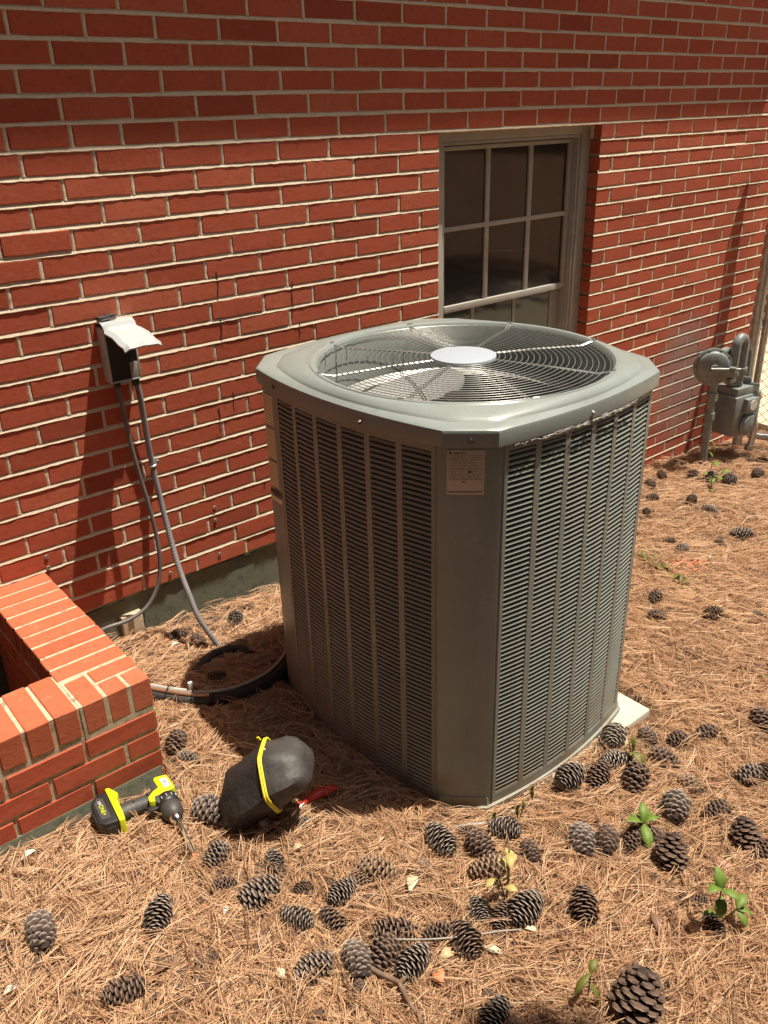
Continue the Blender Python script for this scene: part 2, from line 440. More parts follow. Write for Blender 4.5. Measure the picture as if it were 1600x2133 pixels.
# mortar: weathered bed joints, flush head joints
def strip_bed(mb, x0, x1, zt, zb, yt=.0030, yb=-.0016, step=.018):
    n = max(1, int((x1-x0)/step)); V = []; F = []
    for i in range(n+1):
        x = x0+(x1-x0)*i/n; w1 = rb.uniform(-.0011, .0011); w2 = rb.uniform(-.0004, .0005)
        V += [(x, yt+.001, zt+.003), (x, yt+rb.uniform(-.0003, .0003), zt), (x, .0010+w2*.6, (zt+zb)/2-.0003), (x, yb+w2, zb+.0012+w1), (x, yb+.004, zb-.0022+w1)]
    for i in range(n):
        for k in range(4): F.append((i*5+k+1, (i+1)*5+k+1, (i+1)*5+k, i*5+k))
    mb.add(V, F)
mm = MB()
for r in range(TOP, 36):
    zb, zt = zc(r)-HH/2-.0063, zc(r)-HH/2+.0063
    lo = WX0 if r < 26 else 1.75
    if 6 <= r <= 24: strip_bed(mm, lo, WL, zt, zb); strip_bed(mm, WR, WX1, zt, zb)
    else: strip_bed(mm, lo, WX1, zt, zb, step=.018 if r > -5 else .2)
for s, r, a, b in scored:
    if b in (WL, WX1): continue
    x = b; z0, z1 = zc(r)-HH/2+.004, zc(r)+HH/2-.004
    w = .0058; V = []; F = []; n = 5
    for i in range(n+1):
        z = z0+(z1-z0)*i/n; y = .0008+rb.uniform(-.0005, .0006); t = rb.uniform(-.0010, .0010)
        V += [(x-w-.001, y+.003, z), (x-w+.0012+t, y, z), (x+w-.0012+t, y, z), (x+w+.001, y+.003, z)]
    for i in range(n):
        for k in range(3): F.append((i*4+k, i*4+k+1, (i+1)*4+k+1, (i+1)*4+k))
    mm.add(V, F)
mm.obj('mortar_joint', M_mortar, house, kind='stuff', smooth=60)
# solid core behind the bricks, with the opening
core = MB()
def cbox(x0, x1, z0, z1, y0=.0065, y1=.20): core.box(((x0+x1)/2, (y0+y1)/2, (z0+z1)/2), (x1-x0, y1-y0, z1-z0))
ztop = zc(TOP)+HH/2; zw1 = zc(5)-HH/2; zw0 = zc(25)-HH/2
cbox(WX0, WL-.012, .208, ztop); cbox(WR+.012, WX1-.012, -.6, ztop); cbox(WL-.012, WR+.012, zw1+.004, ztop); cbox(1.79, WR+.012, -.6, zw0); cbox(WL-.012, 1.79, .208, zw0)
core.obj('wall_core', M_mortar, house)
# end wall of the house round the corner, roof and eave
e = MB(); e.box((WX1-.1, 3.2, 1.6), (.19, 6.0, 4.4)); e.box((WX0-.1, 3.2, 1.6), (.19, 6.0, 4.4)); e.obj('side_wall', M_brick, house)
ZE = 1.668+.345/.158
e = MB(); e.box(((WX0+WX1)/2, -.16, ZE+.012), (WX1-WX0+.7, .35, .024)); e.obj('soffit', M_eave, house)
e = MB(); e.box(((WX0+WX1)/2, -.345, ZE+.085), (WX1-WX0+.7, .02, .19)); e.obj('fascia', M_eave, house)
e = MB(); hx0, hx1 = WX0-.4, WX1+.4
e.add([(hx0, -.36, ZE+.18), (hx1, -.36, ZE+.18), (hx1, 3.2, ZE+2.0), (hx0, 3.2, ZE+2.0), (hx1, 6.7, ZE+.18), (hx0, 6.7, ZE+.18), (hx0, -.36, ZE+.20), (hx1, -.36, ZE+.20), (hx1, 3.2, ZE+2.05), (hx0, 3.2, ZE+2.05)],
      [(0, 1, 2, 3), (3, 2, 4, 5), (6, 7, 8, 9), (0, 1, 7, 6)]); e.obj('roof', M_roof, house)
# foundation
f = MB(); n = 120; V = []; F = []
for i in range(n+1):
    x = WX0+(1.78-WX0)*i/n
    V += [(x, .0, .2105+rb.uniform(-.0035, .003)), (x, .0085+rb.uniform(-.0015, .0015), .203+rb.uniform(-.003, .003)), (x, .0085+rb.uniform(-.0015, .0015), .12), (x, .007+rb.uniform(-.002, .002), .03), (x, .006, -.4)]
for i in range(n):
    for k in range(4): F.append((i*5+k+1, (i+1)*5+k+1, (i+1)*5+k, i*5+k))
f.add(V, F); f.box(((WX0+1.78)/2, .1, -.1), (1.78-WX0, .17, .61)); f.obj('foundation', M_found, house, smooth=50)
f = MB(); f.box((.045, .001, .085), (.075, .03, .13)); f.obj('footing_patch', M_mortar2, house, bevel=.004)
# drilled wall plugs
for (x, z) in [(-.185,.455), (-.186,.417), (.409,.435), (.406,.386), (.407,.25), (.21,.246)]:
    p = MB(); p.lathe([(.0028, .003), (.0062, .003), (.0062, -.003), (.0028, -.003), (.0028, .003)], 12, Matrix.Translation((x, -.001, z)) @ Matrix.Rotation(R(90), 4, 'X'))
    p.mi = 1; p.lathe([(.0028, .002), (.0, .002)], 10, Matrix.Translation((x, -.001, z)) @ Matrix.Rotation(R(90), 4, 'X'))
    p.obj('wall_plug', [M_cable, M_dark], house)
# rust coloured drips on the bricks
mdrip = simple('drip_stain', (.045,.012,.008), .8)
for (x, z0, z1) in [(.516, 1.235, 1.105), (.512, 1.08, .99), (.53, .83, .76), (.62, .47, .44), (.80, 1.165, 1.04), (.82, 1.02, .96), (.47,.79,.70), (.375,.53,.49), (.655,.83,.70)]:
    d = MB(); pts = [(x+math.sin(k*1.7+x*9)*.0022-(z0-z1)*.05*k/6, -.0012, z0+(z1-z0)*k/6) for k in range(7)]
    w = [.0020, .0026, .0017, .0022, .0013, .001, .0005]
    V = []; 
    for p, ww in zip(pts, w): V += [(p[0]-ww, -.0011, p[2]), (p[0]+ww, -.0011, p[2])]
    d.add(V, [(2*k, 2*k+1, 2*k+3, 2*k+2) for k in range(6)]); d.obj('drip_stain', mdrip, house)

# window: part of the house, pieces are its sub-parts
win = MB()
def wbox(mb, x0, x1, z0, z1, y0, y1): mb.box(((x0+x1)/2, (y0+y1)/2, (z0+z1)/2), (x1-x0, y1-y0, z1-z0))
wt = zw1; wb_ = zw0
wbox(win, WL, 1.560, wb_, wt, .052, .13); wbox(win, 2.392, WR, wb_, wt, .052, .13); wbox(win, 1.560, 2.392, wt-.042, wt, .054, .13); wbox(win, 1.560, 2.392, wb_, wb_+.05, .054, .13)
window = win.obj('window', M_frame, house, bevel=.003)
fr = MB()
wbox(fr, 1.561, 1.574, wb_+.05, wt-.043, .060, .128); wbox(fr, 2.378, 2.391, wb_+.05, wt-.043, .060, .128); wbox(fr, 1.574, 2.378, wt-.056, wt-.043, .060, .128)
fr.obj('frame', M_frame, window, bevel=.002)
us = MB(); y0, y1 = .086, .112
wbox(us, 1.5745, 1.602, .914, 1.552, y0, y1); wbox(us, 2.350, 2.3775, .914, 1.552, y0, y1); wbox(us, 1.602, 2.350, 1.536, 1.552, y0, y1); wbox(us, 1.602, 2.350, .912, .940, y0-.003, y1)
us.obj('upper_sash', M_frame, window, bevel=.002)
for x in (1.849, 2.108): m_ = MB(); wbox(m_, x-.0125, x+.0125, .9405, 1.5355, .089, .104); m_.obj('muntin', M_frame, window, bevel=.002)
m_ = MB(); wbox(m_, 1.6025, 2.3495, 1.236, 1.254, .087, .105); m_.obj('muntin', M_frame, window, bevel=.002)
ls = MB(); wbox(ls, 1.5745, 1.615, wb_+.051, .90, .114, .128); wbox(ls, 2.31, 2.3775, wb_+.051, .90, .114, .128); wbox(ls, 1.615, 2.31, wb_+.051, wb_+.10, .114, .128)
ls.obj('lower_sash', M_frame, window, bevel=.002)
for x in (1.80, 2.065): m_ = MB(); wbox(m_, x-.011, x+.011, wb_+.101, .911, .115, .124); m_.obj('muntin', M_frame, window, bevel=.0015)
for (xa, xb) in ((1.602, 1.849), (1.849, 2.108), (2.108, 2.350)):
    for (za, zb2) in ((.940, 1.245), (1.245, 1.536)):
        m_ = MB(); wbox(m_, xa+.0015, xb-.0015, za+.001, zb2-.001, .0965+.0004*random.random(), .0995); m_.obj('pane', M_glass, window)
for (xa, xb) in ((1.6155, 1.80), (1.80, 2.065), (2.065, 2.3095)):
    m_ = MB(); wbox(m_, xa+.001, xb-.001, wb_+.101, .911, .1185, .1205); m_.obj('pane', M_glass, window)
m_ = MB(); wbox(m_, 1.5, 2.44, wb_, wt, .135, .150); m_.obj('unlit_room_sheet', M_dark, window)  # near-black sheet standing in for the unlit room behind the panes
# thin scratch line on the middle pane
sc = MB(); sc.tube([(1.87, .0952, 1.135), (2.0, .0952, 1.122), (2.10, .0952, 1.115), (2.14, .0952, 1.114)], .0009, 5); sc.obj('string', M_conduit, window)
# crumbly caulk at the top right of the frame
ck = MB()
for k in range(16):
    z = wt-.01-abs(random.gauss(0, .03)); ck.box((WR-.004+random.uniform(-.006, .006), .048+random.uniform(-.006, .004), z), (.010, .010, .012), rz=random.random()*3)
ck.obj('caulk', M_mortar, window)
# ---------------------------------------------------------------- planter wall
PX0, PX1, PY0, PY1, PT = -.385, -.200, -.732, -.555, .406
pl = empty('low_brick_wall', (PX1, PY0, .05)); tag(pl, 'low brick planter wall with bright orange rowlock cap at the left of the photo', 'low wall')
def pobj(mb, name, mats, **k):
    o = mb.obj(name, mats, None, **k); o.parent = pl; o.matrix_parent_inverse = Matrix.Translation(-pl.location); return o
c_ = MB(); c_.box(((PX0+PX1)/2, (PY0+.0)/2-.002, .0), (PX1-PX0-.006, -PY0-.006, .8075)); c_.box((-1.1, (PY0+PY1)/2, -.001), (1.45, PY1-PY0-.006, .807))
pobj(c_, 'mortar_core', M_mortar2)
c_ = MB(); c_.box((-1.0, PY0+.09, -.08), (1.585, .185, .41)); c_.box(((PX0+PX1)/2, -.36, -.08), (.182, .70, .41)); pobj(c_, 'footing', M_found, bevel=.004)
def bev_box(name, c, d, mat, jit=.0008, rot=0):
    mb = MB(); mb.box((0,0,0), d); me = mb.mesh(name, mat); bm = bmesh.new(); bm.from_mesh(me)
    for v in bm.verts: v.co += Vector([random.uniform(-jit, jit) for _ in range(3)])
    bmesh.ops.bevel(bm, geom=bm.edges[:], offset=.0025, segments=1, affect='EDGES'); bm.to_mesh(me); bm.free()
    o = link(name, me, pl, tuple(Vector(c)-pl.location), (random.uniform(-.004, .004), random.uniform(-.004, .004), random.uniform(-.006, .006)+rot)); return o
ch = .084
for k in range(9):          # rowlock bricks on the leg that meets the house
    y1 = -k*.0668-.004; y0 = -(k+1)*.0668+.0055
    if k == 8: y0 += .002
    bev_box('brick', ((PX0+PX1)/2+random.uniform(-.002, .002), (y0+y1)/2, PT-ch/2+random.uniform(-.001, .001)), (PX1-PX0-.001, y1-y0, ch), M_brick2)
def capb(x0, x1, y0, y1): bev_box('brick', ((x0+x1)/2, (y0+y1)/2, PT-ch/2+random.uniform(-.001, .001)), (x1-x0, y1-y0, ch), M_brick2)
capb(-.313, PX1, -.660, -.606)
capb(-.252, PX1, PY0, -.668); capb(-.312, -.260, PY0, -.668); capb(-.376, -.321, PY0, -.612)
x = -.389
while x > -1.75: capb(x-.0565, x, PY0, PY1); x -= .0665
# outer courses below the cap (front face) and the inner pit face
for k, zc_ in enumerate((.2755, .212, .1485, .085, .021)):
    off = 0 if k % 2 == 0 else -.095
    xs = [PX1+.001]+[v for v in [(-.388+off+.095*2*(0)) if off == 0 else -.290]] 
    xx = xs[-1]-.196 if False else xs[-1]
    js = [PX1+.001, xs[1]]
    while js[-1] > -1.7: js.append(js[-1]-.1945)
    for a, b in zip(js[:-1], js[1:]):
        bev_box('brick', ((a+b)/2, PY0+.045, zc_), (a-b-.010 if a != js[0] else a-b-.005, .092, .0535), M_brick)
for k in range(9):
    zc_ = .2755-.0640*k
    js = [0-.001]+[-(.1+.2*q if k % 2 else .2+.2*q) for q in range(3)]
    js = [v for v in js if v > PY1+.03]+[PY1+.0]
    for a, b in zip(js[:-1], js[1:]):
        me_L = a-b-.010
        o = link('brick', get_brick(me_L, .0535, .04), pl, tuple(Vector((PX0, (a+b)/2, zc_))-pl.location), (0, 0, R(-90)))
    js = [-.001, -.1-.1*(k % 2), -.3-.1*(k % 2), -.5-.1*(k%2), PY0+.092]
    if k < 4:
        for a, b in zip(js[:-1], js[1:]):
            if a-b < .04: continue
            o = link('brick', get_brick(a-b-.010, .0535, .04), pl, tuple(Vector((PX1, (a+b)/2, zc_))-pl.location), (0, 0, R(90)))
# ================================================================== AIR CONDITIONER CONDENSER
AX, AY, ATH = .713, -.880, .034
ac = empty('condenser_unit', (AX, AY, 0), ATH); tag(ac, 'large sage grey air conditioner condenser with louvered sides and round fan guard on top', 'air conditioner')
def outline(sx, sy, c, bx, by, n=14):
    """closed outline with bulged sides, counter clockwise from the -x/-y chamfer; returns points and tags"""
    P = []
    def side(p, q, b, nrm):
        for i in range(n):
            t = i/n; k = 4*t*(1-t); P.append((p[0]+(q[0]-p[0])*t+nrm[0]*b*k, p[1]+(q[1]-p[1])*t+nrm[1]*b*k))
    def cham(p, q, m=4):
        for i in range(m): t = i/m; P.append((p[0]+(q[0]-p[0])*t, p[1]+(q[1]-p[1])*t))
    side((-sx+c, -sy), (sx-c, -sy), by, (0, -1)); cham((sx-c, -sy), (sx, -sy+c))
    side((sx, -sy+c), (sx, sy-c), bx, (1, 0)); cham((sx, sy-c), (sx-c, sy))
    side((sx-c, sy), (-sx+c, sy), by, (0, 1)); cham((-sx+c, sy), (-sx, sy-c))
    side((-sx, sy-c), (-sx, -sy+c), bx, (-1, 0)); cham((-sx, -sy+c), (-sx+c, -sy))
    return P
BX, BY = .040, .032
lidO = outline(.396, .440, .086, BX+.003, BY)
def ringgeo(mb, rings, closed_top=False):
    n = len(rings[0]); V = [p for r_ in rings for p in r_]; F = []
    for i in range(len(rings)-1):
        for k in range(n): q = (k+1) % n; F.append((i*n+k, i*n+q, (i+1)*n+q, (i+1)*n+k))
    mb.add(V, F)
OCX, OCY = .003, -.038
def lid_ring(t, r, z, dz_=0):
    out = []
    for x, y in lidO:
        a = math.atan2(y, x); cx_, cy_ = OCX+r*math.cos(a), OCY+r*math.sin(a)
        out.append((x+(cx_-x)*t, y+(cy_-y)*t, z))
    return out
def off(P, d):
    return [(x*(1-d/math.hypot(x, y)), y*(1-d/math.hypot(x, y))) for x, y in P]
RO = .384
mb = MB(); rings = []
rings.append([(x, y, 1.028) for x, y in off(lidO, .008)]); rings.append([(x, y, 1.030) for x, y in off(lidO, .0015)])
rings.append([(x, y, 1.062) for x, y in lidO]); rings.append([(x, y, 1.068) for x, y in off(lidO, .002)]); rings.append([(x, y, 1.0715) for x, y in off(lidO, .007)])
for t, z in ((.33, 1.0765), (.36, 1.0755), (.40, 1.0795), (.44, 1.0822), (.62, 1.0895), (.80, 1.0935), (.90, 1.0935), (.94, 1.0965), (1.0, 1.0965)): rings.append(lid_ring(t, .398, z))
rings.append(lid_ring(1, .393, 1.0955)); rings.append(lid_ring(1, .388, 1.090)); rings.append(lid_ring(1, RO, 1.078)); rings.append(lid_ring(1, RO-.004, 1.02)); rings.append(lid_ring(1, RO-.012, .93))
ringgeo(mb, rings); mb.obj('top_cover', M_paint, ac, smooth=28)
# orifice ring inside the shroud, and black inner box
mb = MB(); ringgeo(mb, [lid_ring(1, RO-.013, .96), lid_ring(1, RO-.040, .945), lid_ring(1, RO-.042, .86)]); mb.obj('shroud', M_alu, ac, smooth=40)
coilO = outline(.352, .398, .085, BX, BY)
mb = MB(); ringgeo(mb, [[(x, y, .99) for x, y in coilO], [(x, y, .03) for x, y in coilO]]); mb.obj('coil', M_coil, ac, smooth=30)
mb = MB(); mb.add([(x, y, .06) for x, y in coilO], [list(range(len(coilO)))]); mb.obj('inner_floor', M_coil, ac)
# base pan
bo = outline(.394, .438, .090, BX, BY)
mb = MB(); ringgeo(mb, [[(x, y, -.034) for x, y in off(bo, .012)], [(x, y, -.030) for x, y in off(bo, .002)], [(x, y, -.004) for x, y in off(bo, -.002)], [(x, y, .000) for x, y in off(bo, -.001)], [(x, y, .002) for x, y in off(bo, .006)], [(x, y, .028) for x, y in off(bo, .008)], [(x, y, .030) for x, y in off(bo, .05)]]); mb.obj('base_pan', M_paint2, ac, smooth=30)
# corner posts (flat chamfer panels, wrapping a little round the sides)
ZB, ZT = .004, 1.031
def bulge_at(u, half, b): t = (u+half)/(2*half); return b*4*t*(1-t)
def corner(sxn, syn, wx, wy, name='corner_panel'):
    sx_, sy_, c = .390, .434, .097
    P = []
    # along the x-side face (normal +-x), then chamfer, then y-side face (normal +-y)
    for k in range(4): u = (sy_-c)-wy*(1-k/3.0); P.append((sx_+bulge_at(u, sy_-c, BX), u))
    Q = []
    for k in range(4): u = (sx_-c)-wx*(k/3.0); Q.append((u, sy_+bulge_at(u, sx_-c, BY)))
    pts = [(p[0]*sxn, p[1]*syn) for p in P+Q]
    mb = MB(); n = len(pts)
    def inn(p, d=.018): r_ = math.hypot(*p); return (p[0]*(1-d/r_), p[1]*(1-d/r_))
    V = [(p[0], p[1], ZB) for p in pts]+[(p[0], p[1], ZT) for p in pts]+[(*inn(p), ZB) for p in pts]+[(*inn(p), ZT) for p in pts]
    F = [(k, k+1, n+k+1, n+k) for k in range(n-1)]
    F += [(0, n, 3*n, 2*n), (n-1, 2*n+n-1, 3*n+n-1, n+n-1)]
    if sxn*syn > 0: pass
    else: F = [f[::-1] for f in F]
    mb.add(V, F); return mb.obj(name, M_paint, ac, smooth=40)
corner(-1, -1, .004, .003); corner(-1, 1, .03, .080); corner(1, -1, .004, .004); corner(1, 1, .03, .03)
# small raised ribs down the edges of the near corner panel
for (lx, ly) in ((-.3915, -.328), (-.2845, -.4365)):
    mb = MB(); mb.tube([(lx, ly, .01), (lx, ly, 1.028)], .0022, 6); mb.obj('seam_trim', M_paint, ac, smooth=60)
# louvered side panels: frame bars plus one slat object per louver
def panel(face, u0, u1, ncol, as_parts):
    """face: 'L' normal -x (u = y), 'R' normal -y (u = x), 'B' normal +y, 'E' normal +x"""
    sx_, sy_, c = .390, .434, .097
    half = (sy_-c) if face in 'LE' else (sx_-c); b = BX if face in 'LE' else BY; s0 = sx_ if face in 'LE' else sy_
    def pt(u, o_, z):
        d = s0+bulge_at(u, half, b)+o_
        return {'L': (-d, u, z), 'R': (u, -d, z), 'B': (u, d, z), 'E': (d, u, z)}[face]
    bar = .0165; edge = .0145; Z0, Z1 = .030, 1.012
    root = MB()
    def sheet(ua, ub, za, zb, o_=0.0, th=.010):
        n = max(1, int((ub-ua)/.03)); V = []; F = []
        for i in range(n+1):
            u = ua+(ub-ua)*i/n
            V += [pt(u, o_, za), pt(u, o_, zb), pt(u, o_-th, zb), pt(u, o_-th, za)]
        for i in range(n):
            for k in range(4): q = (k+1) % 4; F.append((i*4+k, (i+1)*4+k, (i+1)*4+q, i*4+q))
        F.append((0, 1, 2, 3)); F.append((n*4+3, n*4+2, n*4+1, n*4)); root.add(V, F)
    cw = ((u1-u0)-2*edge-(ncol-1)*bar)/ncol
    sheet(u0, u1, .004, Z0); sheet(u0, u1, Z1, ZT)
    sheet(u0, u0+edge, Z0, Z1, -.0002); sheet(u1-edge, u1, Z0, Z1, -.0002)
    for k in range(ncol-1):
        a = u0+edge+cw*(k+1)+bar*k; sheet(a, a+bar, Z0, Z1, -.0002)
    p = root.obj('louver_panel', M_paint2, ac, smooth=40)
    # slats
    n = 10; NS = 74; pitch = (Z1-Z0)/NS; made = None; joined = MB()
    ua, ub = u0+edge-.002, u1-edge+.002
    V = []; F = []
    prof = [(-.0004, -.0034), (-.0005, -.0028), (-.0026, .0018), (-.0066, .0030), (-.0068, .0020), (-.0034, .0008), (-.0014, -.0036)]   # sloping blade (out, up)
    for i in range(n+1):
        u = ua+(ub-ua)*i/n
        for (o_, dz) in prof: V.append(pt(u, o_, dz))
    m = len(prof)
    for i in range(n):
        for k in range(m): q = (k+1) % m; F.append((i*m+k, (i+1)*m+k, (i+1)*m+q, i*m+q))
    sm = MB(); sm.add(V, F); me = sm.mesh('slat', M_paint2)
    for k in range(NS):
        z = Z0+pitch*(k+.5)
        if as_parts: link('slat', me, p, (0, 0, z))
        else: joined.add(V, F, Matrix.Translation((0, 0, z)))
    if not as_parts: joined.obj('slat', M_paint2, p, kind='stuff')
panel('L', -.333, .256, 6, True); panel('R', -.288, .288, 6, True); panel('B', -.263, .263, 6, False); panel('E', -.306, .306, 6, False)
# screws in the skirt
for (x, y, ax_) in [(-.0, -.475, 'y'), (-.440, .06, 'x'), (-.357, -.400, 'd'), (-.44, .33, 'x2')]:
    T = {'y': Matrix.Translation((-.02, -.4725, 1.044)) @ Matrix.Rotation(R(90), 4, 'X'), 'x': Matrix.Translation((-.4385, -.13, 1.044)) @ Matrix.Rotation(R(-90), 4, 'Y'),
         'd': Matrix.Translation((-.3535, -.3975, 1.046)) @ Matrix.Rotation(math.atan2(-1, -1), 4, 'Z') @ Matrix.Rotation(R(90), 4, 'Y'), 'x2': Matrix.Translation((-.418, .24, 1.046)) @ Matrix.Rotation(R(-90), 4, 'Y')}[ax_]
    mb = MB(); mb.lathe([(.0072, 0), (.0068, .002), (.0045, .0022), (.0042, .005), (.0, .0055)], 10, T); mb.obj('screw', M_dsteel if ax_ != 'y' else M_galv, ac, smooth=40)
# dry grass caught under the skirt of the right side
mb = MB()
for k in range(90):
    u = random.uniform(-.27, .16); d = .434+bulge_at(u, .293, BY)+.004; z = 1.028-abs(random.gauss(0, .003)); L = random.uniform(.01, .04)
    mb.tube([(u, -d-random.uniform(0, .006), z), (u+L, -d-random.uniform(0, .006), z+random.uniform(-.004, .004))], .0006, 3)
mb.obj('caught_debris', M_cable, ac, kind='stuff')
# fan guard
gd = MB()
gd.lathe([(.386, 1.084), (.3885, 1.0865), (.391, 1.084), (.3885, 1.0815), (.386, 1.084)], 72)
guard = gd.obj('fan_guard', M_wire, ac, smooth=60, loc=(OCX, OCY, .002))
def gz_(r): return 1.081+.011*(1-(r/.385)**2)
NR = 20
for k in range(NR):
    r_ = .096+(.381-.096)*k/(NR-1); pts = [(r_*math.cos(2*math.pi*i/64), r_*math.sin(2*math.pi*i/64), gz_(r_)+.002) for i in range(64)]
    mb = MB(); mb.tube(pts, .00105, 5, close=True); mb.obj('guard_ring', M_wire, guard, smooth=80)
for k in range(8):
    a = R(22.5+45*k); mb = MB()
    for s_ in (-1, 1):
        o_ = .0035*s_; pts = []
        for i in range(9):
            r_ = .085+(.397-.085)*i/8; pts.append((r_*math.cos(a)-o_*math.sin(a), r_*math.sin(a)+o_*math.cos(a), gz_(r_)-.001 + (.012 if i == 8 else 0)))
        mb.tube(pts, .0018, 6)
    mb.tube([(.397*math.cos(a)+.008*math.sin(a), .397*math.sin(a)-.008*math.cos(a), 1.094), (.397*math.cos(a)-.008*math.sin(a), .397*math.sin(a)+.008*math.cos(a), 1.094)], .0035, 6)
    mb.obj('spoke', M_wire, guard, smooth=60)
mb = MB(); mb.lathe([(.0875, 1.088), (.0875, 1.0945), (.0865, 1.0965), (.083, 1.0975), (0, 1.099)], 48); mb.obj('hub_disc', M_hub, guard, smooth=40)
# fan: three wide metal blades, hub and motor
fan = MB(); fan.lathe([(.0, .985), (.05, .985), (.055, .975), (.055, .93), (0, .93)], 28); fan_o = fan.obj('fan', M_alu, ac, smooth=40, loc=(OCX, OCY, 0))
for k in range(3):
    a0 = R(62+120*k); mb = MB(); V = []; F = []; nr, na = 7, 7
    for i in range(nr):
        r_ = .05+.285*i/(nr-1); span = R(38+18*math.sin(i/(nr-1)*2.4)); tw = .055*(1-i/(nr-1)*.55)
        for j in range(na):
            t = j/(na-1)-.5; a = a0+span*t+.25*i/(nr-1); V.append((r_*math.cos(a), r_*math.sin(a), .955-tw*t*1.3))
    for i in range(nr-1):
        for j in range(na-1): F.append((i*na+j, i*na+j+1, (i+1)*na+j+1, (i+1)*na+j))
    nV = len(V); V2 = [(x, y, z-.0025) for x, y, z in V]; F2 = [tuple(q+nV for q in f[::-1]) for f in F]; mb.add(V+V2, F+F2)
    mb.obj('fan_blade', M_alu, fan_o, smooth=60)
mb = MB(); mb.lathe([(0, .93), (.07, .93), (.075, .91), (.075, .80), (0, .80)], 28); mb.obj('fan_motor', M_black, ac, smooth=40, loc=(OCX, OCY, 0))
mb = MB()
for k in range(4): mb.box((0, 0, .86), (.76, .018, .012), rz=R(45*k+20))
mb.obj('motor_mount', M_dsteel, ac)
mb = MB(); mb.box((-.20, -.08, .60), (.10, .16, .5)); mb.lathe([(.0, .06), (.09, .07), (.095, .32), (.06, .38), (0, .385)], 24, Matrix.Translation((.08, .05, 0))); mb.obj('compressor', M_black, ac, smooth=40)
# bent wire ends sticking up at the left side of the guard
for (px_, py_, h) in ((-.30, .21, .035), (-.35, .10, .045), (-.22, .22, .03), (-.16, .10, .03), (-.20, .16,.02)):
    mb = MB(); mb.tube([(px_, py_, 1.084), (px_+.002, py_, 1.084+h)], .0013, 5); mb.obj('bent_wire', M_wire, guard)
# rating plate on the near corner panel
def plate(name, ctr, nrm_ang, w, h, mat, bev=.0008):
    e_ = MB(); e_.box((0, 0, 0), (w, .0012, h)); o = e_.obj(name, mat, ac, bevel=.0004, loc=ctr, rot=(0, 0, nrm_ang+R(90))); return o
ct = 1/math.sqrt(2)
# chamfer mid point (-.3415,-.3855); plate centre offset along the chamfer
def champt(s, z, o_=.0): # s along chamfer toward +x -y, measured from mid
    return (-.3415+s*ct-o_*ct, -.3855-s*ct-o_*ct, z)
rp = plate('rating_plate', champt(-.009, .966, .0009), R(225), .083, .106, M_plate)
def pr(parent, x, z, w, h, mat, t=.0004, y=-.0008):
    e_ = MB(); e_.box((x, y, z), (w, t, h)); return e_
pb = MB(); pb2 = MB()
rr = random.Random(11)
for (z, w0, w1) in [(.036, -.036, .036), (.031, -.036, .034), (.026, -.036, .02), (.021, -.034, .034), (.016, -.036, .03), (.0105, -.036, .036), (.002, -.036, -.004), (.002, .014, .036), (-.004, -.034, .036), (-.0085, -.036, .03), (-.013, -.036, .036)]:
    x = w0
    while x < w1-.002:
        L = rr.uniform(.002, .008); L = min(L, w1-x); pb2.box((x+L/2, -.0008, z), (L, .0004, .0016)); x += L+rr.uniform(.001, .004)
for z in (.0405, .007, -.0165): pb2.box((0, -.0008, z), (.074, .0004, .0006))
pb2.box((0, -.0008, -.046), (.074, .0004, .0035))
pb2.obj('small_print', M_print2, rp)
pb.lathe([(.0028, 0), (.0028, .0004), (.0016, .0004), (.0016, 0)], 16, Matrix.Translation((-.034, -.0007, .0465)) @ Matrix.Rotation(R(90), 4, 'X'))
pb.box((-.021, -.0008, .0455), (.013, .0004, .0022)); pb.box((.016, -.0008, -.0465), (.007, .0004, .003)); pb.box((.009, -.0008, .002), (.007, .0004, .0055)); pb.box((-.004, -.0008, -.022), (.010, .0004, .0018))
pb.obj('printed_mark', M_print, rp)
def text(s_, size, loc, mat, parent, rot=(R(90), 0, 0), ext=.0002, name='lettering'):
    cu = bpy.data.curves.new(name, 'FONT'); cu.body = s_; cu.size = size; cu.extrude = ext; cu.align_x = 'CENTER'; cu.align_y = 'CENTER'; cu.materials.append(mat)
    o = bpy.data.objects.new(name, cu); COL.objects.link(o); o.data.resolution_u = 3
    bpy.context.view_layer.update(); me = bpy.data.meshes.new_from_object(o); bpy.data.objects.remove(o); bpy.data.curves.remove(cu)
    return link(name, me, parent, loc, rot)
text('XR', .0085, (-.006, -.001, .046), M_print, rp)
# yellowed warning labels on the left corner panel (on its flat part facing -x)
def wlabel(u, z, w, h, rows_, seed):
    d = .390+bulge_at(u, .337, BX)+.0012
    o = plate('warning_label', (-d, u, z), R(180)-R(5), w, h, M_warn)
    q = random.Random(seed); m_ = MB()
    for i in range(rows_):
        zz = h/2-.008-(h-.014)*i/max(1, rows_-1); x = -w/2+.004
        while x < w/2-.005:
            L = min(q.uniform(.003, .012), w/2-.004-x); m_.box((x+L/2, -.0008, zz), (L, .0004, .0016)); x += L+.002
    m_.obj('small_print', M_print2, o)
wlabel(.292, .965, .066, .085, 11, 1); wlabel(.292, .868, .066, .085, 11, 2); wlabel(.292, .775, .066, .075, 9, 3)
o = plate('warning_label', (-.4035, .292, .722), R(175), .062, .012, M_print); o = plate('warning_label', (-.4035, .292, .702), R(175), .062, .014, M_warn)
# concrete pad
mb = MB(); mb.box((0, 0, 0), (.89, 1.0, .07)); pad = mb.obj('equipment_pad', M_pad, bevel=.008, loc=(.668, -.868, -.052), rot=(0, 0, .01)); tag(pad, 'pale concrete pad under the condenser with one corner showing at the right', 'concrete pad')
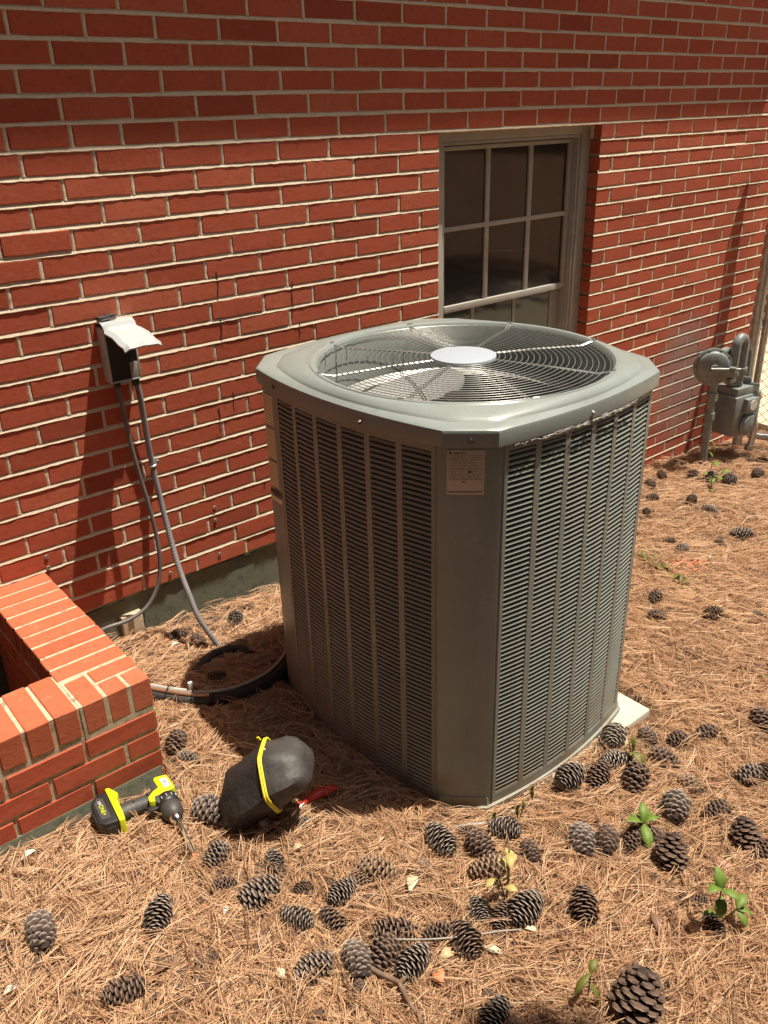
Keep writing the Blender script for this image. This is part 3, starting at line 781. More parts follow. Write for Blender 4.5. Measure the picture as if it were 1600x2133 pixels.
# ================================================================== OUTLET BOX
bx = empty('outlet_box', (.145, 0, .95)); tag(bx, 'weatherproof electrical box on the brick wall with its white lid propped open', 'electrical box')
def bobj(mb, name, mat, **k):
    o = mb.obj(name, mat, None, **k); o.parent = bx; o.matrix_parent_inverse = Matrix.Translation((-.145, 0, -.95)); return o
mb = MB(); x0, x1, z0, z1, d = .094, .192, .962, 1.128, .052
wbox(mb, x0, x0+.005, z0, z1, -d, -.001); wbox(mb, x1-.005, x1, z0, z1-.03, -d, -.001); wbox(mb, x0+.005, x1-.005, z1-.005, z1, -d, -.001); wbox(mb, x0+.005, x1-.005, z0, z0+.005, -d, -.001); wbox(mb, x0+.005, x1-.005, z0+.005, z1-.005, -.006, -.001)
bobj(mb, 'housing', M_white, bevel=.001)
mb = MB(); wbox(mb, x0+.0055, x1-.0055, z0+.0055, z1-.0055, -.0475, -.0065); bobj(mb, 'receptacle', M_black, bevel=.003)
mb = MB(); wbox(mb, x1-.032, x1-.0055, z0+.006, z0+.055, -.051, -.048); bobj(mb, 'grey_label', M_cable, bevel=.001)
# lid: stepped, curving out and down
mb = MB(); prof = [(-.004, 1.142), (-.030, 1.146), (-.050, 1.143), (-.058, 1.131), (-.070, 1.128), (-.110, 1.120), (-.150, 1.106), (-.178, 1.102), (-.186, 1.092)]
V = []; F = []; nx_ = 8
for (y, z) in prof:
    for i in range(nx_+1):
        t = i/nx_; wd = .006 if y < -.06 else 0
        V.append((x0-wd+.002+(x1-x0+.004+wd*2.2)*t+(.006 if y < -.1 else 0), y-(.005*abs(math.sin(t*6.3)) if y < -.17 else 0), z+(-.007 if i in (0, nx_) and y < -.035 else 0)+(.0025*math.sin(t*3.14) if y < -.06 else 0)))
for i in range(len(prof)-1):
    for k in range(nx_): F.append((i*(nx_+1)+k, i*(nx_+1)+k+1, (i+1)*(nx_+1)+k+1, (i+1)*(nx_+1)+k))
nV = len(V); V2 = [(x, y+.001, z-.004) for x, y, z in V]; F2 = [tuple(q+nV for q in f[::-1]) for f in F]
w_ = nx_+1; L_ = len(prof)
for i in range(L_-1):
    F2.append((i*w_, (i+1)*w_, (i+1)*w_+nV, i*w_+nV)); F2.append((i*w_+nx_, i*w_+nx_+nV, (i+1)*w_+nx_+nV, (i+1)*w_+nx_))
for k in range(nx_): F2.append(((L_-1)*w_+k, (L_-1)*w_+k+1, (L_-1)*w_+k+1+nV, (L_-1)*w_+k+nV)); F2.append((k, k+nV, k+1+nV, k+1))
mb.add(V+V2, F+F2); bobj(mb, 'lid', M_white, smooth=18)
mb = MB(); wbox(mb, .098, .130, 1.143, 1.158, -.030, -.004); wbox(mb, .124, .152, 1.147, 1.160, -.024, -.004); mb.tube([(.100, -.034, 1.149), (.150, -.030, 1.153)], .003, 8); bobj(mb, 'hinge', M_dgrey, bevel=.001)
mb = MB(); mb.lathe([(.010, 0), (.012, -.004), (.012, -.020), (.009, -.024)], 14, Matrix.Translation((.180, -.030, .962))); mb.lathe([(.008, 0), (.010, -.004), (.010, -.016)], 14, Matrix.Translation((.118, -.035, .962))); bobj(mb, 'cable_gland', M_black, smooth=40)
# conduits
cp = spline([(.181,-.030,.955), (.186,-.030,.90), (.189,-.026,.83), (.192,-.022,.74), (.196,-.021,.66), (.197,-.032,.59), (.197,-.047,.52), (.195,-.075,.43), (.190,-.122,.328), (.188,-.178,.244), (.194,-.222,.162), (.238,-.262,.045), (.262, -.285, -.01)], 36)
rad = [.0092+.0009*math.sin(i*2.1) for i in range(len(cp))]
mb = MB(); mb.tube(cp, rad, 12); o = mb.obj('flexible_conduit', M_conduit, smooth=70); tag(o, 'ribbed grey flexible conduit running from the box down to the ground', 'conduit')
mb = MB(); mb.tube([(.196+.0115*math.cos(a), -.021+.0115*math.sin(a), .662+.002*math.cos(a)) for a in [R(t) for t in range(0, 360, 30)]], .0034, 6, close=True); mb.box((.214, -.012, .668), (.016, .020, .008)); mb.lathe([(.004, 0), (.004, .006), (0, .006)], 10, Matrix.Translation((.214, -.012, .672)))
o = mb.obj('conduit_strap', M_galv, smooth=50); tag(o, 'small metal strap clamping the ribbed conduit to the wall', 'strap')
cb = spline([(.118,-.036,.950), (.118,-.045,.89), (.119,-.05,.835), (.122,-.055,.758), (.130,-.06,.669), (.142,-.07,.55), (.147,-.08,.45), (.142,-.09,.36), (.120,-.095,.275), (.070,-.10,.214), (.0,-.10,.190), (-.075,-.09,.186), (-.14,-.08,.17)], 10)
mb = MB(); mb.tube(cb, .0068, 10); o = mb.obj('grey_cable', M_cable2, smooth=70); tag(o, 'smooth grey cable curving from the box back behind the planter', 'cable')
# refrigerant line set
zl = lambda x, y, h: (x, y, gz(x, y)+h)
main = spline([zl(.44,-.44,.06), zl(.38,-.475,.035), zl(.319,-.515,.030), zl(.238,-.545,.028), zl(.134,-.549,.030), zl(.054,-.515,.030), zl(-.007,-.455,.030), zl(-.06,-.375,.028), zl(-.12,-.28,.03)], 10)
i0 = int(len(main)*.62)
ls_ = empty('refrigerant_line_set', main[i0]); tag(ls_, 'black foam insulated refrigerant lines bundled with grey cables by the condenser', 'pipe bundle')
def lo(mb, name, mat, **k):
    o = mb.obj(name, mat, None, **k); o.parent = ls_; o.matrix_parent_inverse = Matrix.Translation(-Vector(main[i0])); return o
mb = MB(); mb.tube(main[:i0+1], .021, 14); lo(mb, 'insulation', M_foam, smooth=60)
mb = MB(); mb.tube([p+Vector((0, -.004, -.004)) for p in main[i0-2:]], .0165, 14); lo(mb, 'insulation', M_rubber, smooth=60)
mb = MB(); mb.tube([p+Vector((-.004, .018, .020)) for p in main[6:]], .0062, 8); lo(mb, 'thin_line', M_cable, smooth=60)
mb = MB(); mb.tube([p+Vector((0, .001, .017)) for p in main[i0:]], .0058, 8); lo(mb, 'liquid_line', M_copper, smooth=60)
mb = MB(); mb.tube([p+Vector((-.002, .034, .014)) for p in main[i0+6:]], .0055, 8); lo(mb, 'thin_line', M_labw, smooth=60)
for q in (i0+5, i0+14, i0+22):
    p = main[q]; t = (main[q+1]-main[q-1]).normalized(); n1 = Vector((0,0,1)); n2 = t.cross(n1)
    mb = MB(); mb.tube([p+Vector((0,.008,.008))+n1*.026*math.cos(a)+n2*.026*math.sin(a) for a in [R(k*24) for k in range(15)]], .0018, 5, close=True); lo(mb, 'cable_tie', M_black)
p = main[i0+5]; mb = MB(); mb.box((p.x, p.y+.025, p.z+.038), (.014, .01, .026)); lo(mb, 'white_clip', M_labw, bevel=.002)
mb = MB(); sp = spline([zl(.075,-.350,.000), zl(.10,-.342,.018), zl(.150,-.322,.030), (.20,-.308,gz(.2,-.31)+.032), (.258,-.312,gz(.258,-.31)+.028), zl(.295,-.335,.020), zl(.305,-.352,.0)], 8)
mb.tube(sp, [.0145+.0015*math.sin(i*.9) for i in range(len(sp))], 12); o = mb.obj('foam_offcut', M_rubber, smooth=60); tag(o, 'loose piece of black pipe insulation lying at the conduit bottom', 'pipe insulation')
# ================================================================== GAS METER, POST, GATE
def local_root(name, loc):
    e_ = empty(name, loc); Mi = Matrix.Translation(-Vector(loc))
    def put(mb, nm, mat, **k):
        o = mb.obj(nm, mat, None, **k); o.parent = e_; o.matrix_parent_inverse = Mi; return o
    return e_, put
gm, gput = local_root('gas_meter', (3.60, -.2, -.22)); tag(gm, 'grey gas meter with round regulator and bent pipes at the far wall end', 'gas meter')
cd_ = Vector((-.72, -.69, 0)).normalized(); rc = Vector((3.30, -.20, .405))
T = Matrix.Translation(rc) @ cd_.to_track_quat('Z', 'Y').to_matrix().to_4x4()
mb = MB(); mb.lathe([(.03, -.05), (.06, -.045), (.085, -.018), (.099, -.012), (.100, -.003)], 36, T); gput(mb, 'regulator_back', M_gas, smooth=35)
mb = MB(); mb.lathe([(.100, .000), (.100, .009), (.086, .014), (.080, .028), (.066, .036), (.03, .038), (0, .038)], 36, T); mb.lathe([(.022, .037), (.020, .050), (0, .052)], 18, T); gput(mb, 'regulator', M_gas, smooth=35)
mb = MB()
for k in range(10):
    a = R(36*k); mb.lathe([(.007, .0), (.007, .016), (0, .017)], 8, T @ Matrix.Translation((.091*math.cos(a), .091*math.sin(a), 0)))
gput(mb, 'regulator_bolt', M_gas, smooth=40)
mb = MB(); side = T.to_3x3() @ Vector((1, 0, 0)); 
h_ = Vector((-cd_.y, cd_.x, 0)); h_ = h_ if h_.x > 0 else -h_
p0 = rc+cd_*.055-h_*.02; mb.tube([p0, p0+h_*.12, p0+h_*.15], .009, 10); mb.lathe([(.018,-.012),(.018,.012)], 12, Matrix.Translation(p0+h_*.11)); gput(mb, 'vent_pipe', M_gas, smooth=60)
# pipe run: riser from the ground, regulator, inlet of the meter
mb = MB(); mb.tube([(3.395, -.17, -.30), (3.395, -.17, .24), (3.39, -.17, .33)], .021, 14); mb.lathe([(.031, 0), (.031, .045)], 6, Matrix.Translation((3.395, -.17, .19))); mb.lathe([(.029, 0), (.029, .04)], 6, Matrix.Translation((3.395, -.17, .08))); gput(mb, 'riser_pipe', M_gas, smooth=50)
mb = MB(); mb.tube(spline([(3.36, -.18, .44), (3.45, -.16, .445), (3.52, -.15, .44), (3.55, -.15, .38), (3.55, -.15, .30)], 6), .021, 12); gput(mb, 'elbow_pipe', M_gas, smooth=50)
mb = MB(); mb.tube(spline([(3.52, -.20, .33), (3.52, -.20, .44), (3.525, -.20, .49), (3.56, -.20, .515), (3.60, -.20, .49), (3.605, -.20, .43), (3.605, -.20, .30), (3.605, -.19, .24)], 6), .026, 14); gput(mb, 'return_bend', M_gas, smooth=50)
mb = MB(); mb.tube(spline([(3.64, -.16, .36), (3.68, -.16, .42), (3.73, -.16, .42), (3.75, -.16, .34), (3.75, -.16, .10)], 6), .022, 12); gput(mb, 'house_pipe', M_gas, smooth=50)
mb = MB()
for (x, y, z, r_) in [(3.52, -.20, .325, .036), (3.605, -.20, .325, .036), (3.605, -.19, .235, .034), (3.55, -.15, .30, .030)]: mb.lathe([(r_, -.018), (r_, .018)], 8, Matrix.Translation((x, y, z)))
mb.box((3.56, -.19, .28), (.12, .03, .03)); gput(mb, 'union_nut', M_gas, bevel=.002)
mb = MB(); mb.tube([(3.40, -.17, .355), (3.52, -.19, .33)], .019, 10); mb.box((3.42,-.19,.36),(.05,.05,.05)); gput(mb, 'shutoff_valve', M_galv, bevel=.003)
# meter body: drum faced box
mb = MB(); Tm = Matrix.Translation((3.64, -.185, .075)) @ Matrix.Rotation(R(-8), 4, 'Z')
mb.box((0, 0, 0), (.23, .17, .24), Tm); gput(mb, 'meter_body', M_gas, bevel=.028, smooth=40)
mb = MB(); mb.box((0, 0, .135), (.19, .14, .05), Tm); mb.lathe([(.03, .16), (.03, .185), (.022, .19)], 12, Tm @ Matrix.Translation((-.06, 0, 0))); mb.lathe([(.03, .16), (.03, .185), (.022, .19)], 12, Tm @ Matrix.Translation((.06, 0, 0))); gput(mb, 'meter_top', M_gas, bevel=.008, smooth=40)
mb = MB(); mb.box((0, -.095, .06), (.10, .035, .085), Tm); gput(mb, 'index_cover', M_gas, bevel=.006)
mb = MB(); mb.lathe([(.030, 0), (.030, .004), (0, .004)], 20, Tm @ Matrix.Translation((-.0, -.113, .065)) @ Matrix.Rotation(R(90), 4, 'X')); gput(mb, 'dial_face', M_labw)
mb = MB(); mb.lathe([(.062, 0), (.066, .012), (.05, .03), (0, .034)], 20, Tm @ Matrix.Translation((0, -.085, -.05)) @ Matrix.Rotation(R(90), 4, 'X')); gput(mb, 'diaphragm_cover', M_gas, smooth=40)
mb = MB(); mb.lathe([(.030, 0), (.030, .07), (.024, .085), (0, .087)], 6, Matrix.Translation((3.79, -.20, .100)) @ Matrix.Rotation(R(70), 4, 'Y')); gput(mb, 'brass_fitting', M_brass)
mb = MB(); mb.tube(spline([(3.70, -.26, .02), (3.73, -.27, .0), (3.735, -.27, -.08), (3.72, -.265, -.15)], 6), .018, 10); mb.lathe([(.027, 0), (.027, .03)], 8, Matrix.Translation((3.72, -.265, -.16))); gput(mb, 'drip_pipe', M_galv, smooth=50)
mb = MB(); mb.tube([(3.47, -.14, -.3), (3.47, -.14, .18)], .012, 8); gput(mb, 'riser_pipe', M_gas, smooth=50)
# grey overspray patch on the bricks behind is part of the wall finish
# fence post and gate
fp, fput = local_root('fence_post', (3.885, -.105, -.25)); tag(fp, 'tall galvanised steel gate post at the corner of the house', 'fence post')
mb = MB(); mb.tube([(3.885, -.105, -.5), (3.885, -.105, 1.72)], .030, 20); fput(mb, 'post', M_galv, smooth=60)
mb = MB(); mb.lathe([(.031, 1.72), (.034, 1.72), (.034, 1.745), (.02, 1.775), (0, 1.78)], 20, Matrix.Translation((3.885, -.105, 0))); fput(mb, 'post_cap', M_galv, smooth=40)
for z in (.05, .52, 1.15, 1.55):
    mb = MB(); mb.lathe([(.0305, z-.014), (.0335, z-.014), (.0335, z+.014), (.0305, z+.014)], 20, Matrix.Translation((3.885, -.105, 0))); mb.box((3.925, -.125, z), (.03, .006, .024)); fput(mb, 'post_clamp', M_galv, smooth=40)
gt, tput = local_root('chain_link_gate', (3.96, -.16, -.18)); tag(gt, 'chain link gate with pipe frame beside the galvanised post', 'gate')
gd_ = Vector((.36, -.933, 0)).normalized(); g0 = Vector((3.945, -.135, 0)); GL = 1.15
def gp(u, z): return g0+gd_*u+Vector((0, 0, z))
mb = MB(); mb.tube([gp(0, -.16), gp(GL, -.16)], .020, 12); tput(mb, 'bottom_rail', M_galv, smooth=60)
mb = MB(); mb.tube([gp(0, 1.58), gp(GL, 1.58)], .020, 12); tput(mb, 'top_rail', M_galv, smooth=60)
for u in (0, GL): mb = MB(); mb.tube([gp(u, -.16), gp(u, 1.58)], .020, 12); tput(mb, 'stile', M_galv, smooth=60)
mb = MB(); s_ = .058
for sg in (1, -1):
    for k in range(-32, 60):
        u0 = k*s_; pts = []
        za, zb_ = -.14, 1.56
        # line u = u0 + sg*(z-za)
        for t in (0, 1):
            pass
        lo_, hi_ = za, zb_
        if sg == 1: lo_ = max(za, za-u0); hi_ = min(zb_, za+GL-u0)
        else: lo_ = max(za, za+(u0-GL)); hi_ = min(zb_, za+u0)
        if hi_-lo_ < .02: continue
        mb.tube([gp(u0+sg*(lo_-za), lo_), gp(u0+sg*(hi_-za), hi_)], .0016, 4, cap=False)
tput(mb, 'chain_link', M_galv, smooth=60)

# ================================================================== DRILL
dz = gz(-.30, -.83)
dr = empty('cordless_drill', (-.322, -.822, dz+.040), R(-7)); dr.scale = (.89, .89, .89); tag(dr, 'lime and black cordless drill lying on its side on the pine needles', 'drill')
# local: x = from battery to head, y = away from the bit, z = up (body thickness)
D = dr
def dput(mb, name, mat, **k): o = mb.obj(name, mat, None, **k); o.parent = D; return o
def extr(mb, poly, z0, z1, M=None):
    n = len(poly); V = [(x, y, z0) for x, y in poly]+[(x, y, z1) for x, y in poly]
    F = [list(range(n))[::-1], [n+k for k in range(n)]]+[(k, (k+1) % n, n+(k+1) % n, n+k) for k in range(n)]
    mb.add(V, F, M)
mb = MB(); extr(mb, [(-.098, -.052), (-.064, -.056), (-.062, .072), (-.088, .078), (-.112, .052), (-.114, -.036)], -.036, .036); dput(mb, 'battery', M_black, bevel=.006, smooth=40)
mb = MB(); extr(mb, [(-.1135, -.028), (-.1135, .045), (-.1165, .040), (-.1165, -.022)], -.027, .027); dput(mb, 'battery_base', M_rubber, bevel=.003)
for k in range(4):
    mb = MB(); mb.box((-.090+.006*k-.004, -.0545, -.004), (.003, .004, .05)); dput(mb, 'vent_rib', M_dgrey, bevel=.001)
mb = MB(); extr(mb, [(-.103, -.030), (-.078, -.034), (-.078, .050), (-.092, .058), (-.104, .040)], .0363, .0372); dput(mb, 'battery_label', M_dgrey)
o = text('ONE+', .017, (-.091, .004, .0378), M_lime, D, rot=(0, 0, R(-90))); o = text('18V', .012, (-.091, .036, .0378), M_labw, D, rot=(0, 0, R(-90)))
mb = MB(); extr(mb, [(-.0635, -.060), (-.047, -.060), (-.044, -.028), (-.044, .028), (-.034, .050), (-.050, .084), (-.0625, .086)], -.037, .037); dput(mb, 'lime_base', M_lime, bevel=.005, smooth=40)
mb = MB(); mb.lathe([(.022, -.045), (.0235, -.03), (.021, .0), (.020, .03), (.022, .052)], 22, Matrix.Translation((0, .006, 0)) @ Matrix.Rotation(R(90), 4, 'Y') @ Matrix.Scale(1.15, 4, (0, 1, 0))); dput(mb, 'grip', M_dgrey, smooth=60)
mb = MB(); mb.lathe([(.003, 0), (.003, .001), (0, .001)], 10, Matrix.Translation((-.006, .004, .0235))); mb.lathe([(.003, 0), (.003, .001), (0, .001)], 10, Matrix.Translation((.036, .008, .0235))); dput(mb, 'screw', M_black)
mb = MB(); extr(mb, [(.040, -.024), (.052, .034), (.066, .064), (.098, .058), (.104, -.020), (.052, -.046)], -.026, .026); dput(mb, 'motor_housing', M_dgrey, bevel=.010, smooth=40)
mb = MB(); extr(mb, [(.074, .060), (.108, .052), (.112, -.012), (.078, -.018), (.050, -.014), (.046, -.034), (.032, -.030), (.030, -.022), (.034, -.008), (.050, .006), (.070, .014), (.068, .050)], -.0275, .0285); dput(mb, 'lime_housing', M_lime, bevel=.0035, smooth=40)
mb = MB(); extr(mb, [(.084, .044), (.102, .040), (.104, .002), (.086, -.001)], .0286, .0292); dput(mb, 'white_sticker', M_labw)
mb = MB(); 
for (a, b, l_) in [(.092, .026, .018), (.0965, .022, .012), (.0925, .010, .008)]: mb.box((a, b, .0295), (.0022, l_, .0005))
dput(mb, 'blue_print', M_blue)
mb = MB(); mb.box((.036, -.036, 0), (.030, .020, .022)); dput(mb, 'trigger', M_black, bevel=.005)
Tc = Matrix.Translation((.079, -.020, 0)) @ Matrix.Rotation(R(90), 4, 'X')
mb = MB(); mb.lathe([(.031, -.004), (.033, .002), (.033, .026), (.030, .030)], 28, Tc); dput(mb, 'clutch_collar', M_black, smooth=40)
mb = MB()
for k in range(14):
    a = R(360/14*k); mb.box((.079+.033*math.sin(a), -.034, .033*math.cos(a)), (.0015, .010, .0015))
dput(mb, 'clutch_numbers', M_labw)
mb = MB(); mb.lathe([(.029, .030), (.031, .036), (.029, .062), (.022, .072), (.018, .076)], 28, Tc); dput(mb, 'chuck', M_dgrey, smooth=40)
mb = MB(); mb.lathe([(.018, .076), (.0185, .084), (.012, .094), (.008, .098)], 24, Tc); dput(mb, 'chuck_nose', M_steel, smooth=40)
mb = MB(); mb.tube([(.079, -.116, 0), (.079, -.150, -.004)], .0062, 8); mb.tube([(.079, -.148, -.004), (.076, -.225, -.022)], .0075, 8); dput(mb, 'bit_holder', M_dsteel, smooth=50)
mb = MB(); mb.tube([(.076, -.223, -.022), (.075, -.240, -.027)], .0045, 6); dput(mb, 'bit_tip', M_rust)
# ================================================================== POUCH
bz = gz(0, -.95)
bag = empty('tool_pouch', (-.088, -1.000, bz+.040), R(4)); bag.rotation_euler = (R(0), R(-29), R(-38)); bag.scale = (.98, 1.18, 1.14); tag(bag, 'black zipped pouch with yellow piping lying in the shadow beside the condenser', 'pouch')
def bput(mb, name, mat, **k): o = mb.obj(name, mat, None, **k); o.parent = bag; return o
def sq(t, a, b, n_=3.6):
    # rounded hexagon section
    k = math.cos(math.pi/6)/math.cos(((t+.2) % (math.pi/3))-math.pi/6); k = k*.8+.2; return (a*1.06*k*math.cos(t), b*1.08*k*math.sin(t))
def loft(secs, n=32):
    mb = MB(); V = []; F = []
    for (x, zc2, yc2, a, b, sk) in secs:
        for k in range(n):
            y, z = sq(2*math.pi*k/n, a, b); wv = 1+.035*math.sin(5*x*30+k*.9)+.03*math.sin(x*55-k*.55); V.append((x+sk*z, yc2+y*wv, zc2+z*wv-(.006*math.cos(k*.4) if z < 0 else 0)))
    m = len(secs)
    for i in range(m-1):
        for k in range(n): q = (k+1) % n; F.append((i*n+k, i*n+q, (i+1)*n+q, (i+1)*n+k))
    F.append(list(range(n))[::-1]); F.append([(m-1)*n+k for k in range(n)]); mb.add(V, F); return mb
body = loft([(-.062, .035, .0, .030, .022, .2), (-.052, .038, .0, .056, .042, .2), (-.025, .046, 0, .074, .060, .22), (.045, .058, 0, .076, .060, .24), (.080, .064, 0, .079, .064, .25), (.104, .066, .0, .078, .064, .25)])
bput(body, 'pouch_body', M_bag, smooth=50)
dome = loft([(.1045, .066, .0, .076, .062, .25), (.130, .066, 0, .075, .061, .22), (.165, .063, 0, .069, .055, .16), (.192, .059, 0, .058, .045, .1), (.206, .057, 0, .045, .034, .05), (.211, .056, 0, .025, .020, 0)])
bput(dome, 'front_panel', M_bagdome, smooth=50)
for dx_, r_ in ((.1025, .0036), (.1085, .0030)):
    mb = MB(); pts = []
    for k in range(48):
        y, z = sq(2*math.pi*k/48, .0805, .0665); pts.append((dx_+.25*z, y, .066+z))
    mb.tube(pts, r_, 7, close=True); bput(mb, 'yellow_piping', M_yellow, smooth=60)
mb = MB(); mb.tube(spline([(-.005, -.060, .050), (.03, -.073, .062), (.07, -.080, .075), (.10, -.081, .082)], 6), .0012, 5); bput(mb, 'stitched_seam', M_bagdome)
mb = MB(); mb.box((.110, .045, .133), (.006, .004, .010)); bput(mb, 'pull_tab', M_yellow)
mb = MB(); mb.tube([(.135+.0*k, .074*math.cos(a), .064+.060*math.sin(a)) for k, a in enumerate([R(t) for t in range(40, 140, 10)])], .0014, 5); bput(mb, 'zip_line', M_black)
mb = MB(); mb.tube([(.150, -.06, .03), (.160, -.03, .085), (.155, .03, .11)], .0011, 5); bput(mb, 'stitched_seam', M_bag)
mb = MB(); mb.box((.055, -.079, .022), (.016, .003, .018), rz=.1); bput(mb, 'small_tag', M_bagdome, bevel=.001)
for (a, b, c, d) in [((.128, .01, .127), (.134, .00, .124), (.136, -.004, .126), .0022), ((.140, -.005, .124), (.146, -.014, .120), (.149, -.016, .119), .0018)]:
    mb = MB(); mb.tube([a, b, c], d, 5); bput(mb, 'paint_scuff', M_labw)
# red handled tool
rz_ = gz(.03, -1.06)
kn = empty('red_handled_pliers', (.032, -1.046, rz_+.028), math.atan2(-.012, .093)); tag(kn, 'red handled pliers half hidden under the black pouch in the shade', 'pliers')
def kput(mb, name, mat, **k): o = mb.obj(name, mat, None, **k); o.parent = kn; return o
mb = MB(); mb.tube([(0, 0, .0), (.02, .001, .003), (.05, .004, .004), (.08, .002, .003), (.097, -.002, 0)], [.006, .0095, .012, .011, .006], 12); kput(mb, 'red_grip', M_red, smooth=60)
mb = MB(); mb.tube([(0, 0, 0), (-.018, -.004, -.004), (-.03, -.006, -.004)], [.005, .004, .006], 8); mb.tube([(-.03, -.006, -.004), (-.055, -.022, -.008), (-.085, -.043, -.012)], [.0075, .007, .002], 8); kput(mb, 'steel_jaw', M_steel, smooth=50)
mb = MB(); mb.tube([(-.02, -.002, -.002), (.0, .012, -.01), (.05, .03, -.014), (.08, .034, -.016)], [.006, .008, .010, .008], 10); kput(mb, 'red_grip', M_red, smooth=60)

# ================================================================== PINE CONES
def cone_me(seed, mat):
    r_ = random.Random(seed); NSC = 84; V = []; F = []; T_ = []
    openr = r_.uniform(.55, 1.2)
    def add(vs, fs, ts):
        o_ = len(V); V.extend(vs); T_.extend(ts); F.extend([[q+o_ for q in f] for f in fs])
    # core
    n = 8; prof = [(-.46, .03), (-.40, .12), (-.2, .17), (.05, .16), (.3, .09), (.46, .02)]
    vs = []; fs = []
    for x, rr_ in prof:
        for k in range(n): a = 2*math.pi*k/n; vs.append((x, rr_*math.cos(a), rr_*math.sin(a)))
    for i in range(len(prof)-1):
        for k in range(n): q = (k+1) % n; fs.append([i*n+k, i*n+q, (i+1)*n+q, (i+1)*n+k])
    add(vs, fs, [0]*len(vs))
    for s_ in range(NSC):
        t = (s_+.5)/NSC; x = -.44+.88*t**.92; az = s_*2.39996+r_.uniform(-.08, .08)
        env = (math.sin(math.pi*min(1, (t*.93+.09)))**.62)*.33
        r0 = env*.35; r1 = env*r_.uniform(.92, 1.06); opn = (1.15-.75*t)*openr
        w1 = (.045+.07*env/.33)*r_.uniform(.85, 1.1); lean = math.sin(1.1*opn); fwd = (r1-r0)*(.25+.55*t)
        er = Vector((0, math.cos(az), math.sin(az))); et = Vector((0, -math.sin(az), math.cos(az))); ex = Vector((1, 0, 0))
        def P(x_, r__, w_): return tuple(ex*x_+er*r__+et*w_)
        xa, xb = x, x+fwd; th = .018+.012*(1-t)
        vs = [P(xa, r0, -w1*.4), P(xa, r0, w1*.4), P(xa+(xb-xa)*.75, r0+(r1-r0)*.78, w1), P(xb, r1, w1*.35), P(xb, r1, -w1*.35), P(xa+(xb-xa)*.75, r0+(r1-r0)*.78, -w1),
              P(xa+(xb-xa)*.70-th, r0+(r1-r0)*.80, w1*.85), P(xb-th*1.5, r1*.97, 0), P(xa+(xb-xa)*.70-th, r0+(r1-r0)*.80, -w1*.85), P(xb-th*.5, r1+.016, 0)]
        fs = [[0, 5, 2, 1], [5, 4, 3, 2], [2, 3, 9, 6], [4, 5, 8, 9], [3, 4, 9], [6, 9, 7], [8, 7, 9], [1, 2, 6, 0], [5, 0, 8], [0, 6, 7], [0, 7, 8]]
        add(vs, fs, [0, 0, .8, 1, 1, .8, .55, .5, .55, 1])
    me = bpy.data.meshes.new('pine_cone'); me.from_pydata(V, [], F); me.materials.append(mat)
    at_ = me.attributes.new('tip', 'FLOAT', 'POINT'); at_.data.foreach_set('value', np.array(T_, np.float32)); me.update(); return me
CM = {k: [cone_me(10*i+hash_, M_cone[k]) for i in range(6)] for hash_, k in enumerate('gbtw')}
